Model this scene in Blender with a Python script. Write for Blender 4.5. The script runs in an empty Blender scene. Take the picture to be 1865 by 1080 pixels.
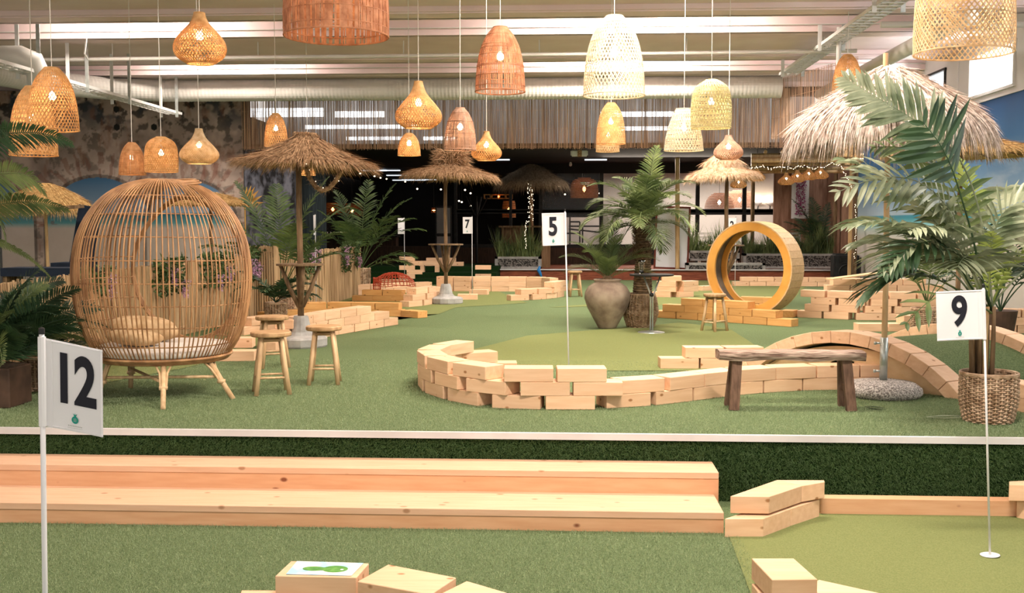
import bpy, bmesh, math, random
import numpy as np
from mathutils import Vector, Matrix, Euler
random.seed(7); rng = np.random.default_rng(7)
scene = bpy.context.scene
col = scene.collection
PI = math.pi

# ------------------------------------------------------------------ camera, world, large lights, exposure
F, H = 1950.0, 1.45            # focal length in pixels of the 1865x1080 frame, eye height above the raised turf
YAW, PITCH = math.radians(3.02), math.atan(128/1950)
cam_d = bpy.data.cameras.new('camera'); cam = bpy.data.objects.new('camera', cam_d); col.objects.link(cam)
cam_d.sensor_width = 36; cam_d.lens = 36*F/1865; cam_d.clip_end = 300
cam.location = (0, 0, H); cam.rotation_euler = (PI/2-PITCH, 0, YAW)
scene.camera = cam
world = bpy.data.worlds.new('world'); scene.world = world; world.use_nodes = True
bg = world.node_tree.nodes['Background']; bg.inputs[0].default_value = (1.0, 0.93, 0.86, 1); bg.inputs[1].default_value = 1.05
scene.view_settings.view_transform = 'Standard'; scene.view_settings.look = 'None'
scene.view_settings.gamma = 1; scene.view_settings.use_curve_mapping = False
scene.view_settings.exposure = 0.45
scene.cycles.max_bounces = 6; scene.cycles.diffuse_bounces = 3; scene.cycles.glossy_bounces = 2
scene.cycles.transparent_max_bounces = 8; scene.cycles.transmission_bounces = 4
scene.cycles.use_adaptive_sampling = True

def area_light(loc, size, size_y, watts, rot=(0, 0, 0), colr=(1, .92, .83)):
    l = bpy.data.lights.new('area_light', 'AREA'); l.shape = 'RECTANGLE'; l.size = size; l.size_y = size_y
    l.energy = watts; l.color = colr
    o = bpy.data.objects.new('area_light', l); o.location = loc; o.rotation_euler = rot; col.objects.link(o); return o
def point_light(loc, watts, colr=(1, .70, .40), r=.03, parent=None):
    l = bpy.data.lights.new('point_light', 'POINT'); l.energy = watts; l.color = colr; l.shadow_soft_size = r
    o = bpy.data.objects.new('point_light', l); o.location = loc; col.objects.link(o); o.parent = parent; return o
# tube lamps in the slots between the roof beams, the two rows seen in the photograph
GAPS = [22.9, 18.28, 13.68, 9.08, 4.48]
for gy in GAPS:
    for gx, w in ((-7.5, 125), (1.1, 340)):
        area_light((gx, gy-.15, 5.35), 2.2, .35, w, (math.radians(28), 0, 0), (1, .90, .79))
# daylight through the right wall's high windows, the four nearest added for light
for wy in (3.5, 7.2, 11.0, 15.0, 19.9, 22.9):
    area_light((7.5, wy, 4.2), 1.9 if wy < 21 else 1.0, .62, 75, (0, math.radians(68), 0), (1, .98, .95))

area_light((7.4, 27.2, 4.2), 2.6, .6, 200, (math.radians(8), math.radians(60), 0), (1, .97, .93))
area_light((3.2, 30.6, 3.25), 4.5, 1.2, 170, (math.radians(-25), 0, 0), (1, .86, .70))   # warm light added under the bar ceiling to brighten the stage

# ------------------------------------------------------------------ pixel helpers (authoring aids: where a ray meets a plane)
_R = Euler(cam.rotation_euler).to_matrix()
def ray(px, py): return _R @ Vector(((px-932.5)/F, -(py-540)/F, -1))
def G(px, py, z=0.0):
    d = ray(px, py); t = (z-H)/d.z; return Vector((d.x*t, d.y*t, z))
def A(px, py, Y):
    d = ray(px, py); t = Y/d.y; return Vector((d.x*t, Y, H+d.z*t))
_Ri = _R.inverted()
def proj(p):
    v = _Ri @ (Vector(p)-Vector((0, 0, H))); return 932.5+F*v.x/-v.z, 540-F*v.y/-v.z

# ------------------------------------------------------------------ mesh builder
def nrm(a):
    a = np.asarray(a, float); return a/np.maximum(np.linalg.norm(a, axis=-1, keepdims=True), 1e-9)
class MB:
    def __init__(s): s.v = []; s.f = {}; s.n = 0
    def add(s, V, Fc):
        V = np.asarray(V, float).reshape(-1, 3); Fc = np.asarray(Fc, int)
        s.v.append(V); s.f.setdefault(Fc.shape[1], []).append(Fc+s.n); s.n += len(V); return s
    def box(s, c, size, rot=None):
        x, y, z = [q/2 for q in size]
        V = np.array([(a*x, b*y, d*z) for d in (-1, 1) for b in (-1, 1) for a in (-1, 1)])
        if rot is not None: V = V @ np.array(Euler(rot).to_matrix()).T
        return s.add(V+np.array(c), [(0, 2, 3, 1), (4, 5, 7, 6), (0, 1, 5, 4), (2, 6, 7, 3), (0, 4, 6, 2), (1, 3, 7, 5)])
    def bar(s, p0, p1, w, h, up=(0, 0, 1)):
        p0, p1 = np.array(p0, float), np.array(p1, float); d = nrm(p1-p0); sd = np.cross(d, up)
        if np.linalg.norm(sd) < 1e-4: sd = np.array((1., 0, 0))
        sd = nrm(sd); u = np.cross(sd, d); V = []
        for p in (p0, p1):
            for a, b in ((-1, -1), (1, -1), (1, 1), (-1, 1)): V.append(p+sd*a*w/2+u*b*h/2)
        return s.add(V, [(0, 1, 2, 3), (7, 6, 5, 4), (0, 4, 5, 1), (1, 5, 6, 2), (2, 6, 7, 3), (3, 7, 4, 0)])
    def tube(s, P, r, k=6, cap=True, closed=False, flat=1.0, ref=None):
        P = np.asarray(P, float); n = len(P); r = np.broadcast_to(np.asarray(r, float), (n,))
        if closed: T = nrm(np.roll(P, -1, 0)-np.roll(P, 1, 0))
        else: T = nrm(np.gradient(P, axis=0))
        if ref is None:
            m = np.abs(T).mean(0); a = np.eye(3)[np.argmin(m)]; ref = np.broadcast_to(a, T.shape)
        N = nrm(np.cross(T, np.cross(ref, T)) if False else np.asarray(ref)-(np.sum(np.asarray(ref)*T, -1, keepdims=True))*T); B = np.cross(T, N)
        ang = np.arange(k)*2*PI/k+(PI/4 if k == 4 else 0)
        V = P[:, None]+r[:, None, None]*(np.cos(ang)[None, :, None]*N[:, None]*flat+np.sin(ang)[None, :, None]*B[:, None])
        i = np.arange(n if closed else n-1)[:, None]*k; j = np.arange(k)[None]; j2 = (j+1) % k; i2 = (i+k) % (n*k)
        Q = np.stack([i+j, i+j2, i2+j2, i2+j], -1).reshape(-1, 4); s.add(V, Q)
        if cap and not closed:
            b = s.n-n*k; s.f.setdefault(k, []).append(np.array([[b+q for q in range(k)][::-1], [b+(n-1)*k+q for q in range(k)]]))
        return s
    def lathe(s, prof, k=32, c=(0, 0, 0), cap=True, sq=1):
        prof = np.asarray(prof, float); n = len(prof); a = np.arange(k)*2*PI/k
        V = np.stack([prof[:, 0:1]*np.cos(a), prof[:, 0:1]*np.sin(a)*sq, np.repeat(prof[:, 1:2], k, 1)], -1)+np.array(c)
        i = np.arange(n-1)[:, None]*k; j = np.arange(k)[None]; j2 = (j+1) % k
        s.add(V, np.stack([i+j, i+j2, i+k+j2, i+k+j], -1).reshape(-1, 4))
        if cap:
            b = s.n-n*k; s.f.setdefault(k, []).append(np.array([[b+q for q in range(k)][::-1], [b+(n-1)*k+q for q in range(k)]]))
        return s
    def prism(s, poly, z0, z1):          # poly: xy list, counter-clockwise
        n = len(poly); V = [(p[0], p[1], z0) for p in poly]+[(p[0], p[1], z1) for p in poly]
        s.add(V, [(i, (i+1) % n, n+(i+1) % n, n+i) for i in range(n)])
        b = s.n-2*n; s.f.setdefault(n, []).append(np.array([[b+i for i in range(n)][::-1], [b+n+i for i in range(n)]])); return s
    def grid(s, P):                      # P (a,b,3)
        a, b, _ = P.shape; i = np.arange(a-1)[:, None]*b; j = np.arange(b-1)[None]
        return s.add(P.reshape(-1, 3), np.stack([i+j, i+j+1, i+b+j+1, i+b+j], -1).reshape(-1, 4))
    def blades(s, P, D, w, side=None, bend=None):   # single-triangle or two-quad tapering blades
        P = np.asarray(P, float); D = np.asarray(D, float); n = len(P)
        if side is None: side = nrm(np.cross(D, rng.normal(size=(n, 3))))
        w = np.broadcast_to(np.asarray(w, float), (n,))[:, None]
        if bend is None:
            V = np.stack([P-side*w/2, P+side*w/2, P+D], 1)
            return s.add(V, np.arange(3*n).reshape(n, 3))
        M = P+D*.5+bend*.35; T = P+D+bend
        V = np.stack([P-side*w/2, P+side*w/2, M+side*w*.4, M-side*w*.4, T], 1); b = np.arange(n)[:, None]*5
        s.f.setdefault(3, []).append(np.concatenate([b+3, b+2, b+4], 1)+s.n)
        return s.add(V, np.concatenate([b, b+1, b+2, b+3], 1))
    def mesh(s, name, m, smooth=False):
        me = bpy.data.meshes.new(name); V = np.concatenate(s.v)
        me.vertices.add(len(V)); me.vertices.foreach_set('co', V.ravel())
        L, S, c = [], [], 0
        for k, fs in s.f.items():
            f = np.concatenate(fs); L.append(f.ravel()); S.append(c+np.arange(len(f))*k); c += f.size
        L = np.concatenate(L); S = np.concatenate(S)
        me.loops.add(len(L)); me.loops.foreach_set('vertex_index', L)
        me.polygons.add(len(S)); me.polygons.foreach_set('loop_start', S)
        me.polygons.foreach_set('use_smooth', np.full(len(S), bool(smooth)))
        me.update(calc_edges=True); me.materials.append(m); return me
    def build(s, name, m, parent=None, smooth=False, loc=None, rot=None):
        o = bpy.data.objects.new(name, s.mesh(name, m, smooth)); col.objects.link(o); o.parent = parent
        if loc is not None: o.location = loc
        if rot is not None: o.rotation_euler = rot
        return o
LABELS = {}
def tag(o, label, cat, group=None, kind=None):
    o['label'] = label; o['category'] = cat
    if group: o['group'] = group
    if kind: o['kind'] = kind
    n = len(label.split())
    if n < 4 or n > 16: print('LABEL LEN', n, label)
    if label in LABELS: print('DUP LABEL', label)
    LABELS[label] = 1; return o
def thing(name, label, cat, loc, rz=0, group=None):
    o = bpy.data.objects.new(name, None); o.empty_display_size = .1; col.objects.link(o)
    o.location = loc; o.rotation_euler = (0, 0, rz); return tag(o, label, cat, group)
def struct(o): o['kind'] = 'structure'; return o
def bevel(me, w, seg=1):
    bm = bmesh.new(); bm.from_mesh(me); bmesh.ops.bevel(bm, geom=bm.edges[:], offset=w, segments=seg, affect='EDGES'); bm.to_mesh(me); bm.free()
def copy_tree(o, parent=None):
    c = o.copy(); col.objects.link(c); c.parent = parent
    for ch in list(o.children): copy_tree(ch, c)
    return c

# ------------------------------------------------------------------ materials
def mat(name, c1, c2=None, rough=.7, scale=8, stretch=(1, 1, 1), bump=0, bscale=None, rand=0, metal=0, transl=0, detail=4, spec=.3, lo=.35, hi=.65, emis=None, alpha=None):
    m = bpy.data.materials.new(name); m.use_nodes = True; nt = m.node_tree; N = nt.nodes; L = nt.links
    b = N['Principled BSDF']; b.inputs['Roughness'].default_value = rough; b.inputs['Metallic'].default_value = metal
    b.inputs['Specular IOR Level'].default_value = spec
    c2 = c2 or c1
    tc = N.new('ShaderNodeTexCoord'); mp = N.new('ShaderNodeMapping'); mp.inputs['Scale'].default_value = stretch
    L.new(tc.outputs['Object'], mp.inputs[0])
    no = N.new('ShaderNodeTexNoise'); no.inputs['Scale'].default_value = scale; no.inputs['Detail'].default_value = detail
    if rand:
        oi = N.new('ShaderNodeObjectInfo'); ml = N.new('ShaderNodeMath'); ml.operation = 'MULTIPLY'; ml.inputs[1].default_value = 37
        L.new(oi.outputs['Random'], ml.inputs[0]); ad = N.new('ShaderNodeVectorMath'); ad.operation = 'ADD'
        L.new(mp.outputs[0], ad.inputs[0]); L.new(ml.outputs[0], ad.inputs[1]); L.new(ad.outputs[0], no.inputs['Vector'])
    else: L.new(mp.outputs[0], no.inputs['Vector'])
    rp = N.new('ShaderNodeValToRGB'); rp.color_ramp.elements[0].position = lo; rp.color_ramp.elements[1].position = hi
    rp.color_ramp.elements[0].color = (*c1, 1); rp.color_ramp.elements[1].color = (*c2, 1)
    L.new(no.outputs[0], rp.inputs[0]); out = rp.outputs[0]
    if rand:
        hs = N.new('ShaderNodeHueSaturation'); mr = N.new('ShaderNodeMapRange')
        mr.inputs['To Min'].default_value = 1-rand; mr.inputs['To Max'].default_value = 1+rand
        L.new(oi.outputs['Random'], mr.inputs[0]); L.new(mr.outputs[0], hs.inputs['Value']); L.new(out, hs.inputs['Color']); out = hs.outputs[0]
    L.new(out, b.inputs['Base Color'])
    if bump:
        bn = N.new('ShaderNodeBump'); bn.inputs['Strength'].default_value = bump; bn.inputs['Distance'].default_value = .02
        if bscale:
            n2 = N.new('ShaderNodeTexNoise'); n2.inputs['Scale'].default_value = bscale; n2.inputs['Detail'].default_value = 3
            L.new(mp.outputs[0], n2.inputs['Vector']); L.new(n2.outputs[0], bn.inputs['Height'])
        else: L.new(no.outputs[0], bn.inputs['Height'])
        L.new(bn.outputs[0], b.inputs['Normal'])
    if transl:
        tr = N.new('ShaderNodeBsdfTranslucent'); mx = N.new('ShaderNodeMixShader'); mx.inputs[0].default_value = transl
        L.new(out, tr.inputs[0]); L.new(b.outputs[0], mx.inputs[1]); L.new(tr.outputs[0], mx.inputs[2])
        L.new(mx.outputs[0], N['Material Output'].inputs[0])
    if alpha is not None: b.inputs['Alpha'].default_value = alpha
    return m
def emit(name, c, s):
    m = bpy.data.materials.new(name); m.use_nodes = True; b = m.node_tree.nodes['Principled BSDF']
    b.inputs['Base Color'].default_value = (*c, 1); b.inputs['Emission Color'].default_value = (*c, 1); b.inputs['Emission Strength'].default_value = s
    return m
def pine(name, c1, c2, knot, kscale=5.5, rand=.09):
    """pine timber: long grain along local X, growth streaks and scattered knots"""
    m = mat(name, c1, c2, rough=.55, scale=3.4, stretch=(.9, 8, 8), rand=rand, bump=.03, detail=6, lo=.25, hi=.75)
    nt = m.node_tree; N = nt.nodes; L = nt.links; b = N['Principled BSDF']; src = b.inputs['Base Color'].links[0].from_socket
    vo = N.new('ShaderNodeTexVoronoi'); vo.inputs['Scale'].default_value = kscale; vo.inputs['Randomness'].default_value = 1
    mp = N.new('ShaderNodeMapping'); mp.inputs['Scale'].default_value = (1, 1.6, 1.6)
    tc = [n for n in N if n.type == 'TEX_COORD'][0]; L.new(tc.outputs['Object'], mp.inputs[0])
    oi = [n for n in N if n.type == 'OBJECT_INFO']
    if oi:
        ml = N.new('ShaderNodeMath'); ml.operation = 'MULTIPLY'; ml.inputs[1].default_value = 53; L.new(oi[0].outputs['Random'], ml.inputs[0])
        ad = N.new('ShaderNodeVectorMath'); ad.operation = 'ADD'; L.new(mp.outputs[0], ad.inputs[0]); L.new(ml.outputs[0], ad.inputs[1]); L.new(ad.outputs[0], vo.inputs['Vector'])
    else: L.new(mp.outputs[0], vo.inputs['Vector'])
    rp = N.new('ShaderNodeValToRGB'); e = rp.color_ramp.elements; e[0].position = .07; e[0].color = (1, 1, 1, 1); e[1].position = .13; e[1].color = (0, 0, 0, 1)
    L.new(vo.outputs['Distance'], rp.inputs[0])
    mx = N.new('ShaderNodeMix'); mx.data_type = 'RGBA'; L.new(rp.outputs[0], mx.inputs['Factor']); L.new(src, mx.inputs['A']); mx.inputs['B'].default_value = (*knot, 1)
    L.new(mx.outputs['Result'], b.inputs['Base Color']); return m
M = {}
M['pine'] = pine('pine_block', (.72, .43, .25), (.84, .56, .36), (.38, .17, .07))
M['pine_warm'] = pine('warm_pine_block', (.60, .29, .09), (.72, .40, .15), (.34, .15, .05))
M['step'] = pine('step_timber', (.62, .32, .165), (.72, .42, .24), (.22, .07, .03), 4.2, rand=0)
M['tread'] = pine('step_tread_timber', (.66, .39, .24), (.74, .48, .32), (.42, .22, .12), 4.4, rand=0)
M['plywood'] = mat('plywood', (.66, .43, .22), (.74, .52, .29), scale=2, stretch=(1, 6, 6), rough=.6)
M['ring_face'] = mat('varnished_plywood', (.60, .27, .05), (.72, .37, .085), scale=3, rough=.45)
M['ring_slat'] = pine('ring_slats', (.55, .34, .16), (.70, .48, .27), (.3, .15, .06), 4, rand=0)
M['liner'] = mat('grey_liner', (.10, .08, .06), (.18, .14, .10), scale=6)
M['turf'] = mat('long_turf', (.10, .15, .060), (.24, .31, .15), rough=.9, scale=70, bump=.8, bscale=260, detail=6, spec=.1, lo=.3, hi=.7)
M['putt'] = mat('putting_turf', (.155, .180, .066), (.21, .23, .09), rough=.95, scale=120, bump=.35, bscale=300, detail=6, spec=.05)
M['blade'] = mat('turf_blade', (.11, .17, .07), (.50, .58, .34), rough=.75, scale=330, rand=0, transl=.2, spec=.15)
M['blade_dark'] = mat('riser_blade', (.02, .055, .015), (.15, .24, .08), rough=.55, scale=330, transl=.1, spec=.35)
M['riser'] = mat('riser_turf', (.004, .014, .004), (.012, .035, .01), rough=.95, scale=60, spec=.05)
M['white'] = mat('white_paint', (.72, .71, .69), rough=.5)
M['alu'] = mat('aluminium_edge', (.62, .60, .60), (.74, .72, .72), rough=.4, metal=.2, scale=2)
M['concrete_beam'] = mat('painted_concrete', (.80, .63, .62), (.86, .70, .69), rough=.8, scale=1.2)
M['duct'] = mat('galvanised_duct', (.66, .63, .58), (.72, .69, .64), rough=.5, scale=2)
M['steel'] = mat('galvanised_steel', (.42, .46, .44), (.60, .63, .60), rough=.35, metal=.7, scale=9)
M['white_wall'] = mat('white_cladding', (.62, .60, .59), (.68, .66, .65), rough=.7, scale=1)
M['black'] = mat('black_metal', (.012, .012, .013), (.02, .02, .02), rough=.5)
M['dark'] = mat('dark_room_paint', (.008, .007, .007), (.014, .012, .012), rough=.8, scale=1)
M['dark_wood'] = mat('dark_bar_wood', (.035, .018, .010), (.07, .035, .02), rough=.6, scale=4, stretch=(8, 8, 1))
M['greywall'] = mat('grey_room_wall', (.26, .25, .24), (.34, .32, .31), rough=.8, scale=1)
M['bamboo'] = mat('bamboo_pole', (.45, .27, .12), (.60, .40, .20), rough=.45, scale=3, stretch=(6, 6, 1), rand=.1)
M['bamboo_pale'] = mat('pale_bamboo', (.52, .33, .17), (.70, .49, .28), rough=.45, scale=4, stretch=(6, 6, 1.2), rand=.06)
M['rattan'] = mat('rattan_cane', (.25, .115, .045), (.52, .285, .13), rough=.45, scale=9, stretch=(1, 1, .4), bump=.1, spec=.4)
M['reed'] = mat('reed_screen', (.36, .19, .11), (.82, .55, .36), rough=.75, scale=26, stretch=(1, 1, .035), detail=2, transl=.1)
M['fence'] = mat('cane_fence', (.30, .185, .09), (.56, .39, .22), rough=.7, scale=22, stretch=(1, 1, .06), detail=2)
M['thatch'] = mat('straw_thatch', (.22, .12, .06), (.56, .36, .21), rough=.85, scale=24, spec=.1)
M['thatch_grey'] = mat('grey_thatch', (.40, .29, .23), (.86, .74, .66), rough=.85, scale=26, spec=.1)
M['thatch_dark'] = mat('dark_thatch', (.26, .19, .13), (.50, .38, .27), rough=.9, scale=20, spec=.1)
M['thatch_gold'] = mat('golden_thatch', (.36, .20, .07), (.66, .44, .19), rough=.85, scale=22, spec=.1)
M['thatch_pink'] = mat('pale_thatch', (.45, .27, .15), (.80, .60, .42), rough=.85, scale=22, spec=.1)
M['trunkwood'] = mat('weathered_wood', (.12, .07, .035), (.26, .165, .09), rough=.8, scale=5, stretch=(5, 5, .8), bump=.3)
M['grey_wood'] = mat('weathered_board', (.16, .125, .10), (.26, .205, .16), rough=.8, scale=5, stretch=(1, 7, 7), bump=.3)
M['bench_top'] = mat('driftwood_slab', (.15, .085, .06), (.50, .37, .29), rough=.85, scale=5, stretch=(.9, 9, 12), bump=.8, detail=8)
M['bench_leg'] = mat('reclaimed_leg', (.10, .055, .035), (.20, .115, .075), rough=.8, scale=5, stretch=(8, 8, 1), bump=.3)
M['stoolwood'] = mat('stool_seat_wood', (.32, .18, .08), (.52, .33, .17), rough=.6, scale=6, stretch=(1, 6, 1), rand=.08)
M['concrete'] = mat('concrete', (.30, .29, .275), (.42, .41, .39), rough=.9, scale=9, bump=.2)
M['aggregate'] = mat('exposed_aggregate', (.22, .19, .17), (.70, .64, .59), rough=.9, scale=75, bump=.6, detail=2, lo=.42, hi=.58)
M['gravel'] = mat('black_gravel', (.02, .02, .02), (.22, .20, .18), rough=.9, scale=26, bump=.8, detail=2, lo=.42, hi=.6)
M['palm'] = mat('palm_leaf', (.06, .095, .03), (.20, .25, .09), rough=.5, scale=3.5, transl=.18, rand=.25, spec=.4)
M['palm_grey'] = mat('kentia_leaf', (.11, .15, .075), (.42, .45, .30), rough=.42, scale=4, transl=.22, rand=.3, spec=.5)
M['palm_dark'] = mat('dark_palm_leaf', (.015, .04, .018), (.05, .10, .04), rough=.45, scale=4, transl=.12, rand=.3, spec=.4)
M['palm_mid'] = mat('mid_palm_leaf', (.03, .06, .02), (.11, .165, .05), rough=.45, scale=4, transl=.15, rand=.3, spec=.4)
M['palm_lime'] = mat('lime_leaf', (.20, .27, .05), (.34, .40, .10), rough=.5, scale=4, transl=.25, rand=.15)
M['stem'] = mat('palm_stem', (.16, .20, .07), (.30, .33, .13), rough=.5, scale=4)
M['palm_trunk'] = mat('fibrous_trunk', (.06, .035, .018), (.20, .13, .07), rough=.95, scale=18, stretch=(1, 1, 1.6), bump=1)
M['wicker'] = mat('basket_wicker', (.30, .18, .10), (.62, .44, .30), rough=.65, scale=14)
M['soil'] = mat('potting_soil', (.03, .02, .012), (.08, .05, .03), rough=1, scale=20)
M['clay'] = mat('old_clay', (.17, .115, .085), (.38, .30, .22), rough=.8, scale=4.5, bump=.4, detail=8)
M['cushion'] = mat('cream_cushion', (.62, .55, .49), (.72, .66, .60), rough=.9, scale=5)
M['straw_cushion'] = mat('straw_cushion', (.40, .25, .12), (.60, .42, .24), rough=.9, scale=12)
M['cloth'] = mat('flag_cloth', (.86, .84, .86), (.90, .88, .90), rough=.85, scale=3, transl=.12)
M['ink'] = mat('flag_ink', (.012, .012, .02), rough=.7)
M['teal'] = mat('emblem_teal', (.01, .28, .22), rough=.7)
M['grey_ink'] = mat('pale_grey_ink', (.42, .44, .40), rough=.7)
M['pole_white'] = mat('white_pole', (.74, .73, .74), rough=.35)
M['cord'] = mat('lamp_cord', (.70, .66, .60), rough=.6)
M['bulb'] = emit('lamp_bulb', (1, .84, .60), 16)
M['bulb_small'] = emit('fairy_bulb', (1, .80, .55), 4)
M['orange_glow'] = emit('orange_bulb', (1, .45, .12), 12)
M['daylight'] = emit('daylight_pane', (.93, .97, 1.0), 2.6)
M['strip'] = emit('strip_light', (.85, .93, 1.0), .9)
M['red_stage'] = mat('red_brown_boards', (.16, .035, .016), (.30, .085, .04), rough=.5, scale=5, stretch=(.8, 6, 6))
M['red_frame'] = mat('red_wood_frame', (.16, .03, .015), rough=.5)
M['whiteboard'] = mat('white_board', (.76, .77, .79), (.82, .83, .84), rough=.4, scale=1)
M['speaker'] = mat('speaker_case', (.010, .011, .012), (.016, .017, .018), rough=.55)
M['pink'] = mat('wisteria_petal', (.50, .26, .46), (.76, .52, .68), rough=.8, scale=20, transl=.2)
M['ivy'] = mat('ivy_leaf', (.03, .065, .02), (.10, .15, .045), rough=.6, scale=14)
M['wire_red'] = mat('red_wire', (.55, .075, .03), rough=.45)
M['blue'] = mat('blue_plastic', (.02, .20, .55), rough=.4)
M['navy'] = mat('navy_fabric', (.005, .010, .022), (.008, .016, .034), rough=.8)
M['brown_pot'] = mat('brown_planter', (.05, .028, .018), (.10, .055, .035), rough=.7, scale=5)
M['purple'] = mat('purple_beads', (.22, .02, .10), (.42, .08, .22), rough=.5, scale=40)
M['pinkwall'] = mat('rose_timber_wall', (.22, .115, .075), (.40, .23, .16), rough=.8, scale=3, stretch=(4, 1, .6))
M['leaf_dry'] = mat('dry_leaf', (.42, .22, .05), (.60, .36, .10), rough=.8)
M['glass'] = mat('clear_glass', (.9, .93, .93), rough=.03, spec=.5)
M['glass'].node_tree.nodes['Principled BSDF'].inputs['Transmission Weight'].default_value = 1
M['glazing'] = mat('window_glass', (.35, .38, .42), rough=.05, spec=.5)
def glaze():
    m = M['glazing']; nt = m.node_tree; tr = nt.nodes.new('ShaderNodeBsdfTransparent'); mx = nt.nodes.new('ShaderNodeMixShader'); mx.inputs[0].default_value = .12
    tr.inputs[0].default_value = (.93, .93, .93, 1)
    nt.links.new(tr.outputs[0], mx.inputs[1]); nt.links.new(nt.nodes['Principled BSDF'].outputs[0], mx.inputs[2]); nt.links.new(mx.outputs[0], nt.nodes['Material Output'].inputs[0])
    nt.nodes['Principled BSDF'].inputs['Roughness'].default_value = .08
glaze()
WICK = {}
for nm, a, b_ in (('amber', (.62, .34, .13), (.82, .52, .24)), ('orange', (.46, .21, .08), (.62, .33, .15)), ('rust', (.44, .18, .09), (.68, .34, .19)), ('cream', (.78, .66, .48), (.88, .80, .66)), ('straw', (.66, .58, .30), (.82, .75, .47)), ('rose', (.52, .30, .20), (.66, .44, .32)), ('pale', (.66, .46, .24), (.84, .66, .42))):
    WICK[nm] = mat(nm+'_wicker', a, b_, rough=.6, scale=16, transl=.32, spec=.15)

# ================================================================== THE SETTING
XR, XL, YB, ZC, ZL = 7.6, -14.2, 26.0, 4.8, -.459       # right wall, left wall, back screen, beam soffit, lower floor
YE = 7.42                                              # edge of the raised turf
STG = 29.0                                             # stage front
# raised turf platform and the lower turf
struct(MB().box(((XL+XR)/2, (YE+STG)/2, ZL/2), (XR-XL, STG-YE, -ZL)).build('floor', M['turf']))
struct(MB().box(((XL+XR)/2, 2.2, ZL-.05), (XR-XL, 10.44, .1)).build('floor', M['turf']))
struct(MB().box(((XL+XR)/2, YE-.018, -.012), (XR-XL, .036, .045)).build('trim_1', M['alu']))
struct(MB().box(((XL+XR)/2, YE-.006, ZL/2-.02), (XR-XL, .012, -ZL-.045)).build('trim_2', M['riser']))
# short putting turf laid into the long turf (pixel outlines projected onto each floor level)
def green(pts, z=0.0, up=.006):
    bm = bmesh.new(); bm.faces.new([bm.verts.new(G(x, y, z)+Vector((0, 0, up))) for x, y in pts]); bmesh.ops.triangulate(bm, faces=bm.faces[:])
    bmesh.ops.recalc_face_normals(bm, faces=bm.faces[:])
    me = bpy.data.meshes.new('putting_green'); bm.to_mesh(me); bm.free(); me.materials.append(M['putt'])
    if me.polygons[0].normal.z < 0: me.flip_normals()
    o = bpy.data.objects.new('trim_3', me); col.objects.link(o); struct(o)
green([(1322, 962), (1500, 930), (2100, 930), (2500, 1200), (1395, 1200), (1366, 1080)], ZL)
green([(800, 690), (850, 672), (960, 668), (1100, 676), (1400, 676), (1415, 655), (1330, 600), (1240, 588), (1100, 600), (960, 612), (850, 640)])
green([(430, 640), (600, 600), (735, 575), (800, 572), (830, 560), (960, 552), (905, 530), (700, 520), (560, 560), (440, 600)], up=.004)
green([(1000, 560), (1190, 545), (1215, 533), (1260, 512), (1330, 512), (1470, 520), (1430, 562), (1300, 560), (1200, 556)], up=.004)
green([(180, 700), (330, 672), (430, 650), (330, 640), (200, 650)], up=.005)

# right wall: blue mural of a beach, white cladding above it with high windows
def mural_right():
    m = bpy.data.materials.new('beach_mural'); m.use_nodes = True; nt = m.node_tree; N = nt.nodes; L = nt.links; b = N['Principled BSDF']
    tc = N.new('ShaderNodeTexCoord'); sp = N.new('ShaderNodeSeparateXYZ'); L.new(tc.outputs['Object'], sp.inputs[0])
    no = N.new('ShaderNodeTexNoise'); no.inputs['Scale'].default_value = 1.3; no.inputs['Detail'].default_value = 6
    mp = N.new('ShaderNodeMapping'); mp.inputs['Scale'].default_value = (1, .35, 1.6); L.new(tc.outputs['Object'], mp.inputs[0]); L.new(mp.outputs[0], no.inputs['Vector'])
    mr = N.new('ShaderNodeMapRange'); mr.inputs['From Max'].default_value = 3.75; L.new(sp.outputs['Z'], mr.inputs[0])
    rp = N.new('ShaderNodeValToRGB'); cr = rp.color_ramp; e = cr.elements
    e[0].position = 0; e[0].color = (.48, .44, .40, 1); e[1].position = 1; e[1].color = (.008, .075, .24, 1)
    for p, c in ((.30, (.60, .55, .50)), (.355, (.50, .58, .56)), (.40, (.20, .50, .55)), (.435, (.02, .27, .38)), (.452, (.02, .25, .38)), (.456, (.38, .50, .62)), (.56, (.20, .34, .52)), (.75, (.03, .15, .34))):
        q = e.new(p); q.color = (*c, 1)
    L.new(mr.outputs[0], rp.inputs[0])
    # soft clouds low over the printed horizon
    c1 = N.new('ShaderNodeValToRGB'); c1.color_ramp.elements[0].position = .5; c1.color_ramp.elements[1].position = .68; L.new(no.outputs[0], c1.inputs[0])
    c2 = N.new('ShaderNodeValToRGB'); f = c2.color_ramp.elements; f[0].position = .46; f[0].color = (0, 0, 0, 1); f[1].position = .8; f[1].color = (0, 0, 0, 1); q = f.new(.55); q.color = (1, 1, 1, 1)
    L.new(mr.outputs[0], c2.inputs[0]); ml = N.new('ShaderNodeMath'); ml.operation = 'MULTIPLY'; L.new(c1.outputs[0], ml.inputs[0]); L.new(c2.outputs[0], ml.inputs[1])
    mx = N.new('ShaderNodeMix'); mx.data_type = 'RGBA'; L.new(ml.outputs[0], mx.inputs['Factor']); L.new(rp.outputs[0], mx.inputs['A']); mx.inputs['B'].default_value = (.42, .52, .62, 1)
    L.new(mx.outputs['Result'], b.inputs['Base Color']); b.inputs['Roughness'].default_value = .65; return m
wr = MB(); wr.box((XR+.1, 13.0, (3.73+ZL)/2), (.2, 32, 3.73-ZL)); struct(wr.build('wall_right', mural_right()))
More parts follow.
